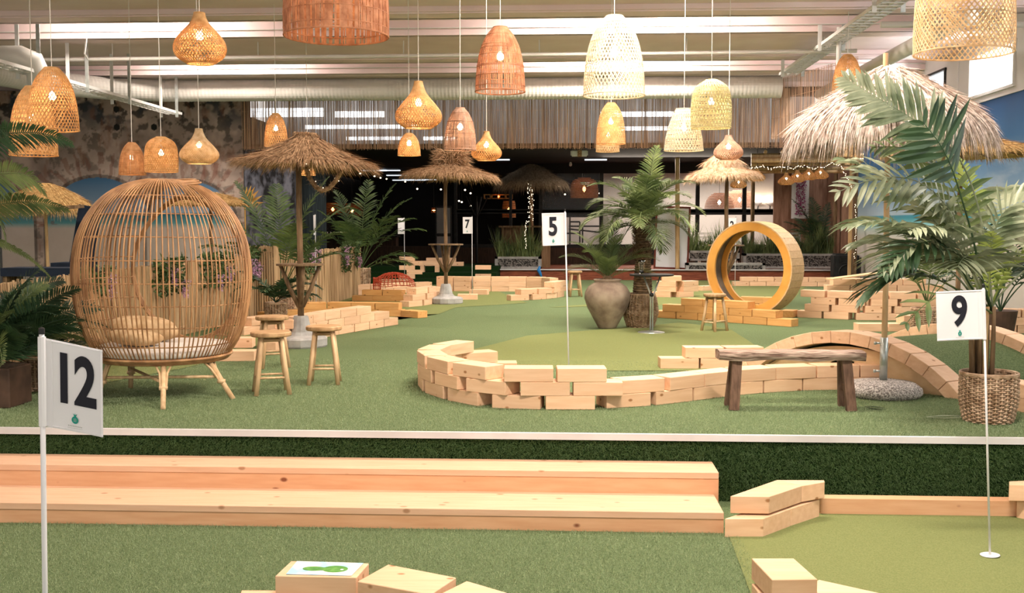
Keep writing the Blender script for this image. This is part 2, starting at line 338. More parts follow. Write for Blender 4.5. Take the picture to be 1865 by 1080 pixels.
WINS = [(2.4, 4.6), (6.1, 8.3), (9.9, 12.1), (13.9, 16.1), (18.9, 20.95), (22.3, 23.7), (25.5, 28.8)]  # the four nearest lie out of view, added to bring in light
wz0, wz1 = 3.86, 4.62
up = MB(); up.box((XR+.1, 13, (3.73+wz0)/2), (.2, 32, wz0-3.73)); up.box((XR+.1, 13, (wz1+5.6)/2), (.2, 32, 5.6-wz1))
ys = [-3]+[q for w in WINS for q in w]+[29]
for i in range(0, len(ys), 2): up.box((XR+.1, (ys[i]+ys[i+1])/2, (wz0+wz1)/2), (.2, ys[i+1]-ys[i], wz1-wz0))
up.box((XR-.01, 13, 3.745), (.03, 32, .04))
struct(up.build('wall_right', M['white_cladding'] if 'white_cladding' in M else M['white_wall']))
for y in (8.9, 13.0, 16.9, 21.6): struct(MB().box((XR-.004, y, 4.3), (.012, .03, 1.1)).build('trim_4', M['alu']))
for i, (a, b_) in enumerate(WINS):
    fr = MB()
    for z in (wz0, wz1): fr.box((XR-.01, (a+b_)/2, z), (.06, b_-a+.08, .05))
    for y in (a, b_): fr.box((XR-.01, y, (wz0+wz1)/2), (.06, .05, wz1-wz0))
    w = struct(fr.build('window_%d' % (i+1), M['black'] if i == 5 else M['white']))
    MB().box((XR+.12, (a+b_)/2, (wz0+wz1)/2), (.01, b_-a, wz1-wz0)).build('pane', M['daylight'], w)
struct(MB().box((XL-.1, 12, 2.2), (.2, 30, 6.9)).build('wall_left', M['white_wall']))

# ceiling: wide precast beams across the hall with lit slots between them
PER = [(18.97-4.61*k, 22.2-4.61*k) for k in range(-1, 5)]
cb = MB(); xm, xw = (XL+XR)/2, XR-XL
for a, b_ in PER:
    cb.box((xm, a+.06, 5.2), (xw, .12, .8)); cb.box((xm, b_-.06, 5.2), (xw, .12, .8))      # upright faces of the slot
    cb.box((xm, a+.32, ZC+.03), (xw, .50, .06)); cb.box((xm, b_-.30, ZC+.03), (xw, .46, .06))  # lips
    cb.box((xm, (a+b_)/2+.02, ZC+.13), (xw, b_-a-.9, .06))                                 # recessed soffit
    cb.box((xm, a+.60, ZC+.09), (xw, .08, .14)); cb.box((xm, b_-.56, ZC+.09), (xw, .08, .14))
cb.box((xm, 13.2, 5.63), (xw, 33, .08))
struct(cb.build('ceiling', M['concrete_beam']))
cd = MB()
for a, b_ in PER[:4]: cd.tube([(XL, a-.02, ZC+.12), (XR, a-.02, ZC+.12)], .012, 5)
struct(cd.build('trim_5', M['duct']))

# back of the hall: black fascia above the bar opening, left painted wall, dark room behind
zt = 3.36
def back_wall_left():
    """printed wall hanging: ruined stone arches with a beach behind, painted per vertex on a fine grid"""
    x0, x1, z0, z1 = -14.1, -7.96, 0.0, 4.78; nx, nz = 330, 250
    X, Z = np.meshgrid(np.linspace(x0, x1, nx), np.linspace(z0, z1, nz))
    def noise(sx, sz, seed, oc=4):
        r = np.random.default_rng(seed); out = 0; amp = 1; tot = 0
        for o in range(oc):
            g = r.random((int(8*sz*2**o)+3, int(10*sx*2**o)+3)); u = (X-x0)/(x1-x0)*(g.shape[1]-2); v = (Z-z0)/(z1-z0)*(g.shape[0]-2)
            i = u.astype(int).clip(0, g.shape[1]-2); j = v.astype(int).clip(0, g.shape[0]-2); fu, fv = u-i, v-j; fu = fu*fu*(3-2*fu); fv = fv*fv*(3-2*fv)
            out = out+amp*((g[j, i]*(1-fu)+g[j, i+1]*fu)*(1-fv)+(g[j+1, i]*(1-fu)+g[j+1, i+1]*fu)*fv); tot += amp; amp *= .55
        return (out/tot)[..., None]
    # the print mirrors itself about its middle arch
    stone = np.array((.42, .32, .27))+(noise(1, 1, 3)-.5)*np.array((.5, .40, .34))
    dk = np.clip((noise(3.2, 3.2, 5, 5)-.53)*11, 0, 1); hi = np.clip((Z-3.3)/1.2, 0, 1)[..., None]
    stone = stone*(1-dk*(.45+.5*hi))
    blue = np.clip((noise(1.4, 1.4, 8)-.52)*8, 0, 1)*hi; stone = stone*(1-blue)+np.array((.04, .045, .06))*blue
    red = np.clip((noise(2.5, 1, 9)-.60)*8, 0, 1)*.5; stone = stone*(1-red)+np.array((.22, .09, .05))*red
    C = stone.copy()
    px = 1035+X*75; py = 412-(Z-H)*75
    for cx, cy, hw, rr in ((163, 322, 98, 86), (-40, 330, 80, 80), (338, 330, 84, 80)):
        R2 = np.sqrt(((px-cx)/hw)**2+((np.minimum(py, cy+rr)-cy-rr)/rr)**2); inn = R2 < 1
        ring = (R2 >= 1) & (R2 < 1.55) & (py < cy+rr+6); an = np.arctan2(py-cy-rr, px-cx); st = (np.sin(an*34+6*noise(1, 1, 44)[..., 0]) > .45) & ring & (noise(3, 3, 45)[..., 0] > .46)
        C[st] = C[st]*.5+np.array((.20, .07, .045))*.5
        edge = (R2 >= 1) & (R2 < 1.07); C[edge] *= .45
        sky = np.clip((py-322)/70, 0, 1)[..., None]; s = np.array((.04, .13, .26))*(1-sky)+np.array((.26, .36, .48))*sky
        sea = np.array((.015, .12, .18)); sea2 = np.array((.10, .30, .33)); t = np.clip((py-390)/18, 0, 1)[..., None]
        sand = np.array((.52, .44, .38))+(noise(3, 3, 21)-.5)*.06; t2 = np.clip((py-406)/10, 0, 1)[..., None]
        v = np.where((py < 388)[..., None], s, (sea*(1-t)+sea2*t)*(1-t2)+sand*t2); C[inn] = v[inn]
    for hx, hz in ((202, 197), (202, 230), (272, 230)):
        C[((px-hx)/6)**2+((py-hz)/6)**2 < 1] = (.006, .006, .006)
    mb = MB(); mb.grid(np.stack([X, np.full_like(X, YB), Z], -1)); mb.add([(x0, YB+.04, z0), (x1, YB+.04, z0), (x1, YB+.04, z1), (x0, YB+.04, z1)], [(0, 1, 2, 3)])
    mt = bpy.data.materials.new('ruin_mural'); mt.use_nodes = True; at = mt.node_tree.nodes.new('ShaderNodeVertexColor'); at.layer_name = 'Col'
    mt.node_tree.links.new(at.outputs[0], mt.node_tree.nodes['Principled BSDF'].inputs['Base Color']); mt.node_tree.nodes['Principled BSDF'].inputs['Roughness'].default_value = .8
    o = mb.build('wall_back', mt); a = o.data.color_attributes.new('Col', 'FLOAT_COLOR', 'POINT')
    c4 = np.concatenate([C.reshape(-1, 3).clip(0, 1), np.ones((nx*nz, 1))], 1); c4 = np.concatenate([c4, np.tile((.1, .1, .1, 1), (4, 1))]); a.data.foreach_set('color', c4.ravel())
    struct(o)
back_wall_left()
struct(MB().box((xm, YB+.55, 5.1), (xw, .3, 1.0)).build('wall_back', M['dark']))
struct(MB().box((-11, YB+.3, 2.4), (6.2, .3, 4.8)).build('wall_back', M['dark']))
M['stain'] = mat('stained_blue_wall', (.012, .011, .013), (.15, .15, .185), rough=.85, scale=7, stretch=(1, 1, .5), detail=9, lo=.38, hi=.6)
struct(MB().box((-7.35, YB+.15, 1.7), (1.25, .12, 3.4)).build('wall_back', M['stain']))
struct(MB().box((-6.45, YB+.75, 1.7), (.7, .1, 3.4)).build('wall_back', mat('grey_blue_curtain', (.012, .018, .022), (.03, .042, .05), rough=.9, scale=9, stretch=(6, 1, .2))))
# dark bar room: ceiling, floor, walls
struct(MB().box((-.8, 36, zt+.08), (16, 18.6, .12)).build('ceiling', M['dark']))
struct(MB().box((-1, 37.2, -.03), (17, 16.4, .06)).build('floor', M['dark_wood']))
struct(MB().box((-1, 45.4, 2.2), (17, .2, 4.6)).build('wall_back', M['dark']))
struct(MB().box((-9, 36, 2.2), (.2, 19, 4.6)).build('wall_left', M['dark']))
struct(MB().box((XR+.1, 37, 1.7), (.2, 16.5, 3.4)).build('wall_right', M['pinkwall']))
# stage
struct(MB().box((2.75, STG+2.6, .135), (9.7, 5.2, .27)).build('floor', M['red_stage']))
struct(MB().box((2.75, STG-.02, .28), (9.7, .08, .03)).build('trim_6', M['alu']))
# dark carpeted steps left of the stage
for k in range(3): struct(MB().box((-3.6, 26.4+k*.9+1.4, .07+.12*k), (3.5, 2.8, .14+.24*0)).build('floor', M['riser']))

# round duct across the hall, pipe, trays
def ribbed(path, r, seg):
    P = np.array(path, float); d = np.concatenate([[0], np.cumsum(np.linalg.norm(np.diff(P, axis=0), axis=1))]); n = int(d[-1]/seg)
    t = np.linspace(0, d[-1], n*2+1); Q = np.stack([np.interp(t, d, P[:, i]) for i in range(3)], 1)
    return MB().tube(Q, np.where(np.arange(len(Q)) % 2, r, r*.982), 28, ref=(0, 0, 1))
dz = 4.54
a0 = A(1422, 164, 24.3)
dpts = [(a0.x, 24.3, dz), (-9.2, 24.3, dz), (-10.3, 23.9, dz), (-11.2, 22.8, dz), (-11.6, 21, dz), (-11.7, 15, dz), (-11.7, 8, dz)]
struct(ribbed(dpts, .25, .085).build('trim_7', M['duct'], smooth=False))
struct(MB().tube([A(-60, 104, 17.5), A(38, 104, 17.5), A(60, 112, 17.6), A(70, 135, 17.7), A(73, 170, 17.8)], .19, 20).build('trim_7', M['duct'], smooth=True))
struct(MB().tube([(5.85, 16.2, 4.52), (5.85, 25.6, 4.52)], .13, 20).build('trim_7', M['duct'], smooth=True))
sp = MB().tube([(XL, 19.5, 4.5), (A(1560, 103, 19.5).x, 19.5, 4.55)], .036, 10)
for q in (40, 205, 290, 470, 735, 982, 1250, 1500): x = A(q, 104, 19.5).x; sp.tube([(x, 19.5, 4.5), (x, 19.5, ZC+.1)], .008, 5)
sp.tube([(4.9, 17.4, 4.62), (XR, 17.4, 4.6)], .05, 10).tube([(4.55, 18.6, 4.1), (4.55, 18.6, 4.8)], .04, 8)
struct(sp.build('trim_8', M['duct']))
struct(MB().tube([(XR-.05, 15.9, -.4), (XR-.05, 15.9, 5)], .025, 8).tube([(XR-.05, 15.65, -.4), (XR-.05, 15.65, 5)], .025, 8).build('trim_9', M['duct']))
def tray(name, x, z, y0, y1, hang, label, w=.3):
    t = thing(name, label, 'cable tray', (x, y0, z))
    m = MB()
    for s in (-1, 0, 1): m.bar((s*w/2, 0, .0), (s*w/2, y1-y0, 0), .015, .055)
    n = int((y1-y0)/.22)
    for i in range(n): m.bar((-w/2, i*.22, -.02), (w/2, i*.22, -.02), .03, .03)
    m.build('tray', M['white'], t)
    c = MB()
    for k in range(5):
        P = [(-w*.35+k*w*.17+.012*math.sin(i*1.3+k), (y1-y0)*i/14, .0+.02*math.sin(i*2+k*2)) for i in range(15)]; c.tube(P, .009, 5)
    c.build('cable_bundle', M['white'], t)
    for hy in hang:
        for s in (-1, 1):
            h = MB(); X = s*(w/2+.03); h.bar((X, hy-y0, -.12), (X, hy-y0, ZC-z+.1), .065, .014, (0, 1, 0)); h.bar((X-.02, hy-y0+.02, -.12), (X-.02, hy-y0+.02, ZC-z+.1), .008, .04, (0, 1, 0))
            for q in range(int((ZC-z)/.09)): h.box((X, hy-y0-.008, q*.09), (.014, .004, .035))
            h.build('hanger', M['steel'] if s > 0 else M['white'], t)
tray('cable_tray', -9.0, 4.02, 15.5, 24.3, (17.6, 19.4, 21.3, 23.9), 'white cable tray on slotted hangers under the ceiling at the left')
tray('cable_tray', 4.5, 4.58, 14.5, 22.6, (15.6, 18.9, 22.1), 'white perforated cable tray running back under the ceiling at the right', .34)
struct(MB().tube([A(158, 68, 18)+Vector((0, 0, .0)), A(156, 85, 18), A(154, 98, 18), A(160, 108, 18.2)], .015, 6).build('trim_10', M['white']))

# bamboo reed screen hung from the ceiling at the back
def reeds(x0, x1, y, z0, z1, n, name, label, gap=.25, yfun=None):
    m = MB(); xs = np.linspace(x0, x1, n)+rng.normal(0, (x1-x0)/n*.28, n)
    for x in xs:
        if rng.random() < gap*.4: continue
        yy = y+rng.normal(0, .006) if yfun is None else yfun(x)+rng.normal(0, .006); w = (x1-x0)/n*rng.uniform(.55, 1.05)
        a = z0+rng.normal(0, .012); dx = rng.normal(0, .008)
        m.bar((x, yy, a), (x+dx, yy, z1), w, .008, (0, 1, 0))
    for z in np.linspace(z0+.05, z1-.05, 4):
        pts = [(x, (y if yfun is None else yfun(x))-.012, z+.004*math.sin(x*3)) for x in np.linspace(x0, x1, 40)]; m.tube(pts, .004, 4)
    o = m.build(name, M['reed']); tag(o, label, 'screen')
z0, z1 = 3.32, 4.72
xa, xb = A(440, 230, YB).x, A(1437, 230, YB).x
reeds(xa, xb, YB, z0, z1, 1500, 'reed_screen', 'long brown reed screen hanging below the round duct across the back', gap=.5)
p0, p1 = A(1405, 200, 25.2), A(1560, 200, 21.6)
reeds(p0.x, p1.x, 0, 3.45, 4.78, 150, 'reed_screen', 'taller reed screen beside the right end of the duct behind the thatch', gap=.1, yfun=lambda x: p0.y+(p1.y-p0.y)*(x-p0.x)/(p1.x-p0.x))
# rooflights of the rear hall seen through the reeds
for i, (xp, yp, w, h) in enumerate(((515, 205, 150, 16), (655, 208, 90, 11), (660, 231, 210, 7), (445, 252, 30, 9), (690, 252, 120, 6), (800, 252, 60, 6), (1160, 208, 130, 9), (1160, 234, 120, 7), (1500, 270, 60, 26), (1440, 275, 30, 22))):
    c = A(xp, yp, 33 if i < 8 else 30.5); s = (33 if i < 8 else 30.5)/F
    struct(MB().box(c, (w*s, .05, h*s)).build('window_%d' % (10+i), M['daylight']))
struct(MB().box((-1, 33.6, 4.6), (17, .2, 2.2)).build('wall_back', M['greywall']))

# ================================================================== TIMBER BLOCKS
BL, BW, BH = .39, .21, .11
ORD = ['leftmost', 'second', 'third', 'fourth', 'fifth', 'sixth', 'seventh', 'eighth', 'ninth', 'tenth', 'eleventh', 'twelfth', 'thirteenth', 'fourteenth', 'fifteenth', 'sixteenth', 'seventeenth', 'eighteenth', 'nineteenth', 'twentieth', 'twenty-first', 'twenty-second', 'twenty-third', 'twenty-fourth', 'twenty-fifth']
_bm = {}
def block_mesh(key, L=BL):
    if (key, L) not in _bm:
        me = MB().box((0, 0, BH/2), (L, BW, BH-.002)).mesh('timber_block', M[key]); bevel(me, .003); _bm[(key, L)] = me
    return _bm[(key, L)]
def put_block(x, y, z, ang, key='pine', L=BL):
    o = bpy.data.objects.new('timber_block', block_mesh(key, L)); col.objects.link(o); o.location = (x, y, z); o.rotation_euler = (0, 0, ang); return o
def wall(desc, pts, courses, key='pine', z0=0, gap=.012, cuts=None, along=None, inset=0, L=BL):
    """courses: number; cuts: per course (skip_start, skip_end) in metres along the path"""
    P = np.array([(p[0], p[1]) for p in pts]); d = np.concatenate([[0], np.cumsum(np.linalg.norm(np.diff(P, axis=0), axis=1))])
    # smooth the path
    t = np.linspace(0, d[-1], 200); Q = np.stack([np.interp(t, d, P[:, i]) for i in range(2)], 1)
    for _ in range(14): Q[1:-1] = (Q[:-2]+Q[1:-1]*2+Q[2:])/4
    if inset: tq = nrm(np.gradient(Q, axis=0)); Q = Q+np.stack([tq[:, 1], -tq[:, 0]], 1)*inset
    d = np.concatenate([[0], np.cumsum(np.linalg.norm(np.diff(Q, axis=0), axis=1))]); at = lambda s: np.array([np.interp(s, d, Q[:, i]) for i in range(2)])
    names = {1: ['only'], 2: ['bottom', 'top'], 3: ['bottom', 'middle', 'top'], 4: ['bottom', 'second', 'third', 'top'], 5: ['bottom', 'second', 'third', 'fourth', 'top']}[courses]
    for c in range(courses):
        a, b = (0, 0) if not cuts else cuts[c]
        s = a+(0 if (c % 2 == 0 or cuts) else L*.5); row = []
        while s+L*.9 <= d[-1]-b+.05:
            p, q = at(s), at(min(s+L, d[-1])); m = (p+q)/2; dr = q-p; ang = math.atan2(dr[1], dr[0])
            # tighter curves need longer steps so that inner corners clear
            o = put_block(m[0], m[1], z0+c*BH, ang+random.uniform(-.02, .02), key, L); row.append(o)
            nx = at(min(s+L+.2, d[-1])); turn = 0
            v2 = nx-q
            if np.linalg.norm(v2) > .05: turn = abs((math.atan2(v2[1], v2[0])-ang+PI) % (2*PI)-PI)
            s += L+gap+turn*BW*.55
        if along:
            for i, o in enumerate(row): tag(o, '%s timber block %s, %s course of %s' % ((ORD[i] if i else 'first'), along, names[c], desc), 'timber block', 'timber blocks in '+desc)
            continue
        row.sort(key=lambda o: proj(o.location)[0])
        for i, o in enumerate(row):
            w = 'rightmost' if (i == len(row)-1 and i > 0) else ORD[i] if i else ('leftmost' if len(row) > 1 else 'single')
            if 0 < i < len(row)-1: w += ' from left'
            lab = '%s timber block, %s course of %s' % (w, names[c], desc) if courses > 1 else '%s timber block of %s' % (w, desc)
            tag(o, lab, 'timber block', 'timber blocks in '+desc)
def single(label, x, y, z, ang, key='pine', L=BL, group=None):
    return tag(put_block(x, y, z, ang, key, L), label, 'timber block', group)
def poly_block(label, px, ztop, h=BH, key='pine', group=None):
    pts = [G(x, y, ztop) for x, y in px]; c = sum(pts, Vector())/len(pts)
    ar = sum(pts[i].x*pts[(i+1) % len(pts)].y-pts[(i+1) % len(pts)].x*pts[i].y for i in range(len(pts)))
    if ar < 0: pts = pts[::-1]
    m = MB().prism([(p.x-c.x, p.y-c.y) for p in pts], 0, h-.002); o = m.build('timber_block', M[key]); bevel(o.data, .003)
    o.location = (c.x, c.y, ztop-h); return tag(o, label, 'timber block', group)

# the big curved wall round the hole of flag 5
def path(px, z=0, dy=0): return [(G(x, y, z).x, G(x, y, z).y+dy) for x, y in px]
wall('the U-shaped wall', path([(1135, 671), (1060, 671), (990, 671), (912, 671), (838, 663), (778, 650), (758, 640), (762, 634), (784, 626), (812, 620), (879, 615.5), (930, 616), (990, 617)], .33), 3, gap=.03, inset=BW/2, along='from the near end', cuts=[(.22, .1), (0, .27), (.13, .46)])
# low wall right of it, behind the bench
wall('the low wall behind the bench', path([(1096, 745), (1190, 739), (1253, 731), (1320, 722), (1386, 716), (1455, 712), (1547, 710), (1645, 710), (1700, 712)], 0, .11), 2, cuts=[(0, 0), (.13, .0)])
wall('the short wall beyond the bench', path([(1202, 672), (1300, 672), (1400, 671), (1440, 668)], 0, .1), 2, cuts=[(0, 0), (.25, .2)])
# right edge, beside the big basket
wall('the wall right of the big basket', path([(1835, 742), (1880, 752), (1960, 768)], 0, .1), 2, z0=0, cuts=[(0, 0), (.06, 0)])
# left: walls behind the stools
wall('the wall behind the near bar table', path([(712, 592), (675, 598), (640, 604), (581, 614), (520, 630), (470, 646)], 0, .1), 3, cuts=[(0, 0), (.25, .4), (.75, .9)])
single('upper timber block left of the stools by the egg chair', *G(438, 650)[:2], BH, .12, L=.30)
single('lower timber block left of the stools by the egg chair', G(433, 656).x, G(433, 656).y, 0, .12)
wall('the wall ending left of the red wires', path([(768, 580), (733, 577), (670, 576), (600, 575), (520, 577), (450, 585)], 0, .1), 2, 'pine_warm', cuts=[(0, 0), (.5, .9)])
single('loose timber block lying on the wall above the rear stool', G(500, 588, .33).x, G(500, 588, .33).y+.5, .22, .05, L=.22)
wall('the short wall beside the egg chair', path([(500, 603), (465, 606), (430, 612)], 0, .1), 2, cuts=[(0, 0), (.2, 0)])
wall('the rear left wall along the cane fence', path([(560, 552), (600, 542), (667, 537), (740, 533), (800, 531)], 0, .1), 2)
wall('the yellow block stack beside the red wires', path([(640, 549), (690, 549), (745, 550)], 0, .15), 2, 'pine_warm')
wall('the stepped stack right of the red wires', path([(735, 560), (765, 557), (794, 551)], 0, .1), 3, cuts=[(0, 0), (.1, 0), (.2, .3)])
wall('the long curved back wall', path([(797, 530), (850, 531), (905, 531), (950, 531), (990, 532), (1013, 535)], 0, .1), 3, cuts=[(0, 0), (0, 0), (0, 0)])
wall('the front hook of the curved back wall', path([(926, 548), (960, 547), (1000, 544), (1022, 540)], 0, .1), 3, cuts=[(0, 0), (.2, 0), (1.05, 0)])
single('front loose timber block at the foot of flag 7', G(851, 546).x, G(851, 546).y+.1, 0, .05)
single('rear loose timber block at the foot of flag 7', G(872, 537).x, G(872, 537).y+.1, 0, -.15)
# far blocks on and beside the dark steps
wall('the wall behind the potted fern', [(A(677, 500, 24.6).x, 24.6), (A(748, 500, 24.6).x, 24.6)], 2)
wall('the wall stub left of the dark steps', [(A(727, 480, 26.6).x, 26.6), (A(768, 480, 26.7).x, 26.7)], 5, z0=.14)
t = thing('wooden_arch', 'small timber arch gate on the dark carpeted steps', 'arch', (A(783, 485, 27.7).x, 27.7, .26))
for s in (-1, 1): MB().box((s*.19, 0, .09), (.1, .21, .18)).build('post', M['pine'], t)
MB().box((0, 0, .235), (.5, .21, .11)).build('lintel', M['pine'], t)
wall('the wall behind the dark steps', [(A(764, 475, 28.8).x, 28.8), (A(846, 475, 28.8).x, 28.8)], 2, z0=.38)
wall('the wall stub beside the grass planter', [(A(866, 490, 26.9).x, 26.9), (A(894, 490, 26.9).x, 26.9)], 4, z0=.14)
wall('the low steps left of the stage', [(A(846, 500, 26.1).x, 26.15), (A(904, 500, 26.1).x, 26.15)], 2, cuts=[(0, 0), (0, .3)])
# right half
rcx = A(1374, 485, 16.5).x
wall('the stepped stack right of the palm', path([(1190, 541), (1230, 542), (1277, 540)], 0, .1), 4, cuts=[(0, 0), (.1, 0), (.1, .1), (.2, .2)])
wall('the track running back from the stepped stack', path([(1275, 530), (1350, 528)], 0, .1), 1)
wall('the ring obstacle front wall', path([(1450, 596), (1353, 589), (1242, 581), (1190, 578)], 0, .1), 3, 'pine_warm', cuts=[(0, 0), (.25, 0), (.72, .4)])
wall('the ring obstacle rear wall', path([(1330, 563), (1385, 564), (1430, 566)], 0, .1), 2, 'pine_warm', cuts=[(0, 0), (.2, 0)])
single('flat timber block under the ring tunnel', rcx, 16.5, 0, .2, 'pine_warm', .5)
wall('the back wall before the stage', path([(1335, 521), (1400, 521), (1508, 522), (1590, 523)], 0, .1), 2)
wall('the tall terrace behind the ring', path([(1458, 578), (1500, 580), (1560, 583), (1640, 584), (1715, 584)], 0, .1), 4, 'pine', gap=.035, cuts=[(0, 0), (.12, 0), (.22, 0), (.05, 0)])
wall('the upper terrace near the right wall', path([(1505, 566), (1560, 566), (1640, 566), (1720, 566)], 0, .1), 5, cuts=[(0, 0), (0, 0), (0, 0), (0, 0), (.1, .2)])
wall('the narrow block row at the terrace foot', path([(1562, 604), (1630, 604), (1690, 603)], 0, .1), 2, cuts=[(0, 0), (.62, 0)])
wall('the wall behind flag 9 at the right', path([(1790, 606), (1840, 607), (1900, 608), (1960, 609)], 0, .1), 3, cuts=[(.05, 0), (0, 0), (.1, 0)])
single('flat timber block at the foot of the ring wall', G(1437, 577).x, G(1437, 577).y, 0, 1.1, 'pine_warm', .3)
# thin curved ramp board on the upper terrace
q0, q1 = A(1510, 516, 18.3), A(1612, 505, 18.3)
tag(MB().bar((q0.x, 18.3, .56), (q1.x, 18.6, .66), .22, .02).build('ramp_board', M['plywood']), 'thin curved plywood ramp lying on the upper terrace', 'ramp')

# foreground blocks on the lower turf
z2, z1_ = ZL+2*BH+.02, ZL+BH+.01
g = 'timber blocks along the lower putting green'
poly_block('top front timber block beside the right end of the long steps', [(1330, 903), (1401, 904), (1461, 884), (1413, 874)], z2, BH, group=g)
poly_block('top rear timber block touching the dark turf riser', [(1461, 884), (1502, 877), (1501, 874), (1413, 873.5)], z2, BH, group=g)
poly_block('bottom front timber block beside the right end of the long steps', [(1320, 944), (1390, 944), (1440, 926), (1375, 925)], z1_, BH+.01, group=g)
poly_block('bottom rear timber block at the left end of the long beam', [(1375, 924.5), (1441, 925.5), (1493, 909), (1440, 905)], z1_, BH+.01, group=g)
gl, gr = G(1494, 937, ZL), G(1850, 937, ZL)
o = MB().box((0, 0, .055), (gr.x-gl.x, .10, .11)).build('timber_beam', M['step']); bevel(o.data, .003); o.location = ((gl.x+gr.x)/2, gl.y+.05, ZL); tag(o, 'long low timber beam along the back of the lower putting green', 'timber beam')
poly_block('lower timber block at the right frame edge behind flag 9', [(1852, 911), (1920, 925), (1930, 908), (1852, 905)], z1_, BH+.01, group=g)
poly_block('upper timber block at the right frame edge behind flag 9', [(1838, 882), (1920, 884), (1925, 872), (1838, 876)], z2, BH, group=g)
poly_block('near timber block tilted at the left edge of the putting green', [(1369, 1016), (1446, 1016), (1489, 1054), (1406, 1055)], z2, BH, group=g)
poly_block('timber block hidden under the near block by the putting green', [(1369, 1062), (1450, 1062), (1480, 1095), (1395, 1095)], z1_, BH+.01, group=g)
poly_block('lower timber block cut off by the bottom right frame edge', [(1453, 1070), (1492, 1055), (1660, 1092), (1640, 1115)], z1_, BH+.01, group=g)
bc = poly_block('timber block carrying the printed hole map in the foreground', [(501, 1048), (649, 1051), (672, 1025), (530, 1021)], z2, BH, group=g)
poly_block('timber block right of the hole map block in the foreground', [(651, 1058), (784, 1082), (831, 1051), (707, 1027)], z2, BH, group=g)
poly_block('timber block at the bottom frame edge right of the foreground pair', [(795, 1084), (905, 1110), (955, 1088), (850, 1057)], z2, BH, group=g)
poly_block('low timber block below the hole map block', [(432, 1096), (590, 1100), (600, 1075), (440, 1074)], z1_, BH+.01, group=g)
poly_block('low timber block under the foreground pair', [(640, 1098), (800, 1125), (830, 1095), (680, 1070)], z1_, BH+.01, group=g)
# printed card of the hole on its block
cpts = [G(x, y, z2) for x, y in ((521, 1046), (640, 1049), (662, 1026), (541, 1022.5))]; cc = sum(cpts, Vector())/4
cm = bpy.data.materials.new('map_card'); cm.use_nodes = True; nt = cm.node_tree; gt = nt.nodes.new('ShaderNodeTexNoise'); gt.inputs['Scale'].default_value = 9
cr = nt.nodes.new('ShaderNodeValToRGB'); e = cr.color_ramp.elements; e[0].position = .42; e[0].color = (.36, .66, .84, 1); e[1].position = .62; e[1].color = (.86, .85, .74, 1)
tcn = nt.nodes.new('ShaderNodeTexCoord'); nt.links.new(tcn.outputs['Object'], gt.inputs['Vector']); nt.links.new(gt.outputs[0], cr.inputs[0]); nt.links.new(cr.outputs[0], nt.nodes['Principled BSDF'].inputs['Base Color'])
card = MB().prism([(p.x-cc.x, p.y-cc.y) for p in cpts], 0, .002).build('hole_map', cm); card.location = (cc.x, cc.y, z2); tag(card, 'printed hole map card with a green shape on the foreground block', 'card')
def blob(cx, cy, rx, ry, n=28): return [(cx+rx*math.cos(i*2*PI/n), cy+ry*math.sin(i*2*PI/n)) for i in range(n)]
gm = mat('map_green', (.06, .22, .04), (.14, .34, .07), scale=30)
gb = MB()
for i, (dx, dy, rx, ry) in enumerate(((.055, -.01, .062, .05), (-.05, -.01, .055, .032), (0, -.012, .04, .022))): gb.prism(blob(dx, dy, rx, ry), .002+.0001*i, .003+.0003*i)
gb.build('printed_green', gm, card); MB().prism(blob(.09, -.02, .008, .008, 12), .003, .0045).build('printed_hole', M['cloth'], card)
pc = G(446, 634, .22)

# two long timber steps up to the raised turf
def step(label, y0, y1, z0, z1, xr):
    t = thing('timber_step', label, 'step', ((XL+xr)/2, y0, z0), group='timber steps below the raised turf'); w = xr-XL-.6; cx = .3
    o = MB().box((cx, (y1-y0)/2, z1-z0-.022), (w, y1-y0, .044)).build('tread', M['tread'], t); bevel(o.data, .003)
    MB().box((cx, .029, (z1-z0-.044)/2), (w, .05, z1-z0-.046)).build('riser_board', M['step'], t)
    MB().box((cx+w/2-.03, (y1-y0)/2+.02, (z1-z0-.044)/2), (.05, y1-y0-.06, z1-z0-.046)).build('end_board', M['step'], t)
e1, e2 = G(1318, 972, ZL), G(1311, 905, ZL+.133)
step('lower long timber step resting on the lower turf', e1.y, 7.08, ZL, ZL+.133, e1.x)
step('upper long timber step against the dark turf riser', 7.06, 7.395, ZL, ZL+.281, e2.x)

# ring tunnel
rc = Vector((A(1374, 485, 16.5).x, 16.5, 0)); RR = .700; rz = .11+RR
t = thing('ring_tunnel', 'large round wooden ring tunnel standing on the block wall', 'ring obstacle', (rc.x, rc.y, rz-RR), math.radians(-37))
def hoop(y0, y1, ro, ri, k=72):
    m = MB(); a = np.arange(k)*2*PI/k; V = []
    for r, y in ((ro, y0), (ro, y1), (ri, y1), (ri, y0)): V.append(np.stack([r*np.cos(a), np.full(k, y), RR+r*np.sin(a)], 1))
    V = np.concatenate(V); j = np.arange(k); j2 = (j+1) % k
    for q in range(4): m.add(V, np.stack([q*k+j, q*k+j2, ((q+1) % 4)*k+j2, ((q+1) % 4)*k+j], 1)); 
    return m
hoop(-.20, -.16, RR, RR-.125).build('front_hoop', M['ring_face'], t); hoop(.16, .20, RR, RR-.125).build('rear_hoop', M['ring_face'], t)
hoop(-.155, .155, RR-.03, RR-.045).build('liner', M['liner'], t)
sl = MB(); n = 40
for i in range(n):
    a = i*2*PI/n; sl.box((math.cos(a)*(RR+.004), 0, RR+math.sin(a)*(RR+.004)), (.018, .41, 2*PI*RR/n*.985), (0, -a, 0))
sl.build('slat_shell', M['ring_slat'], t)

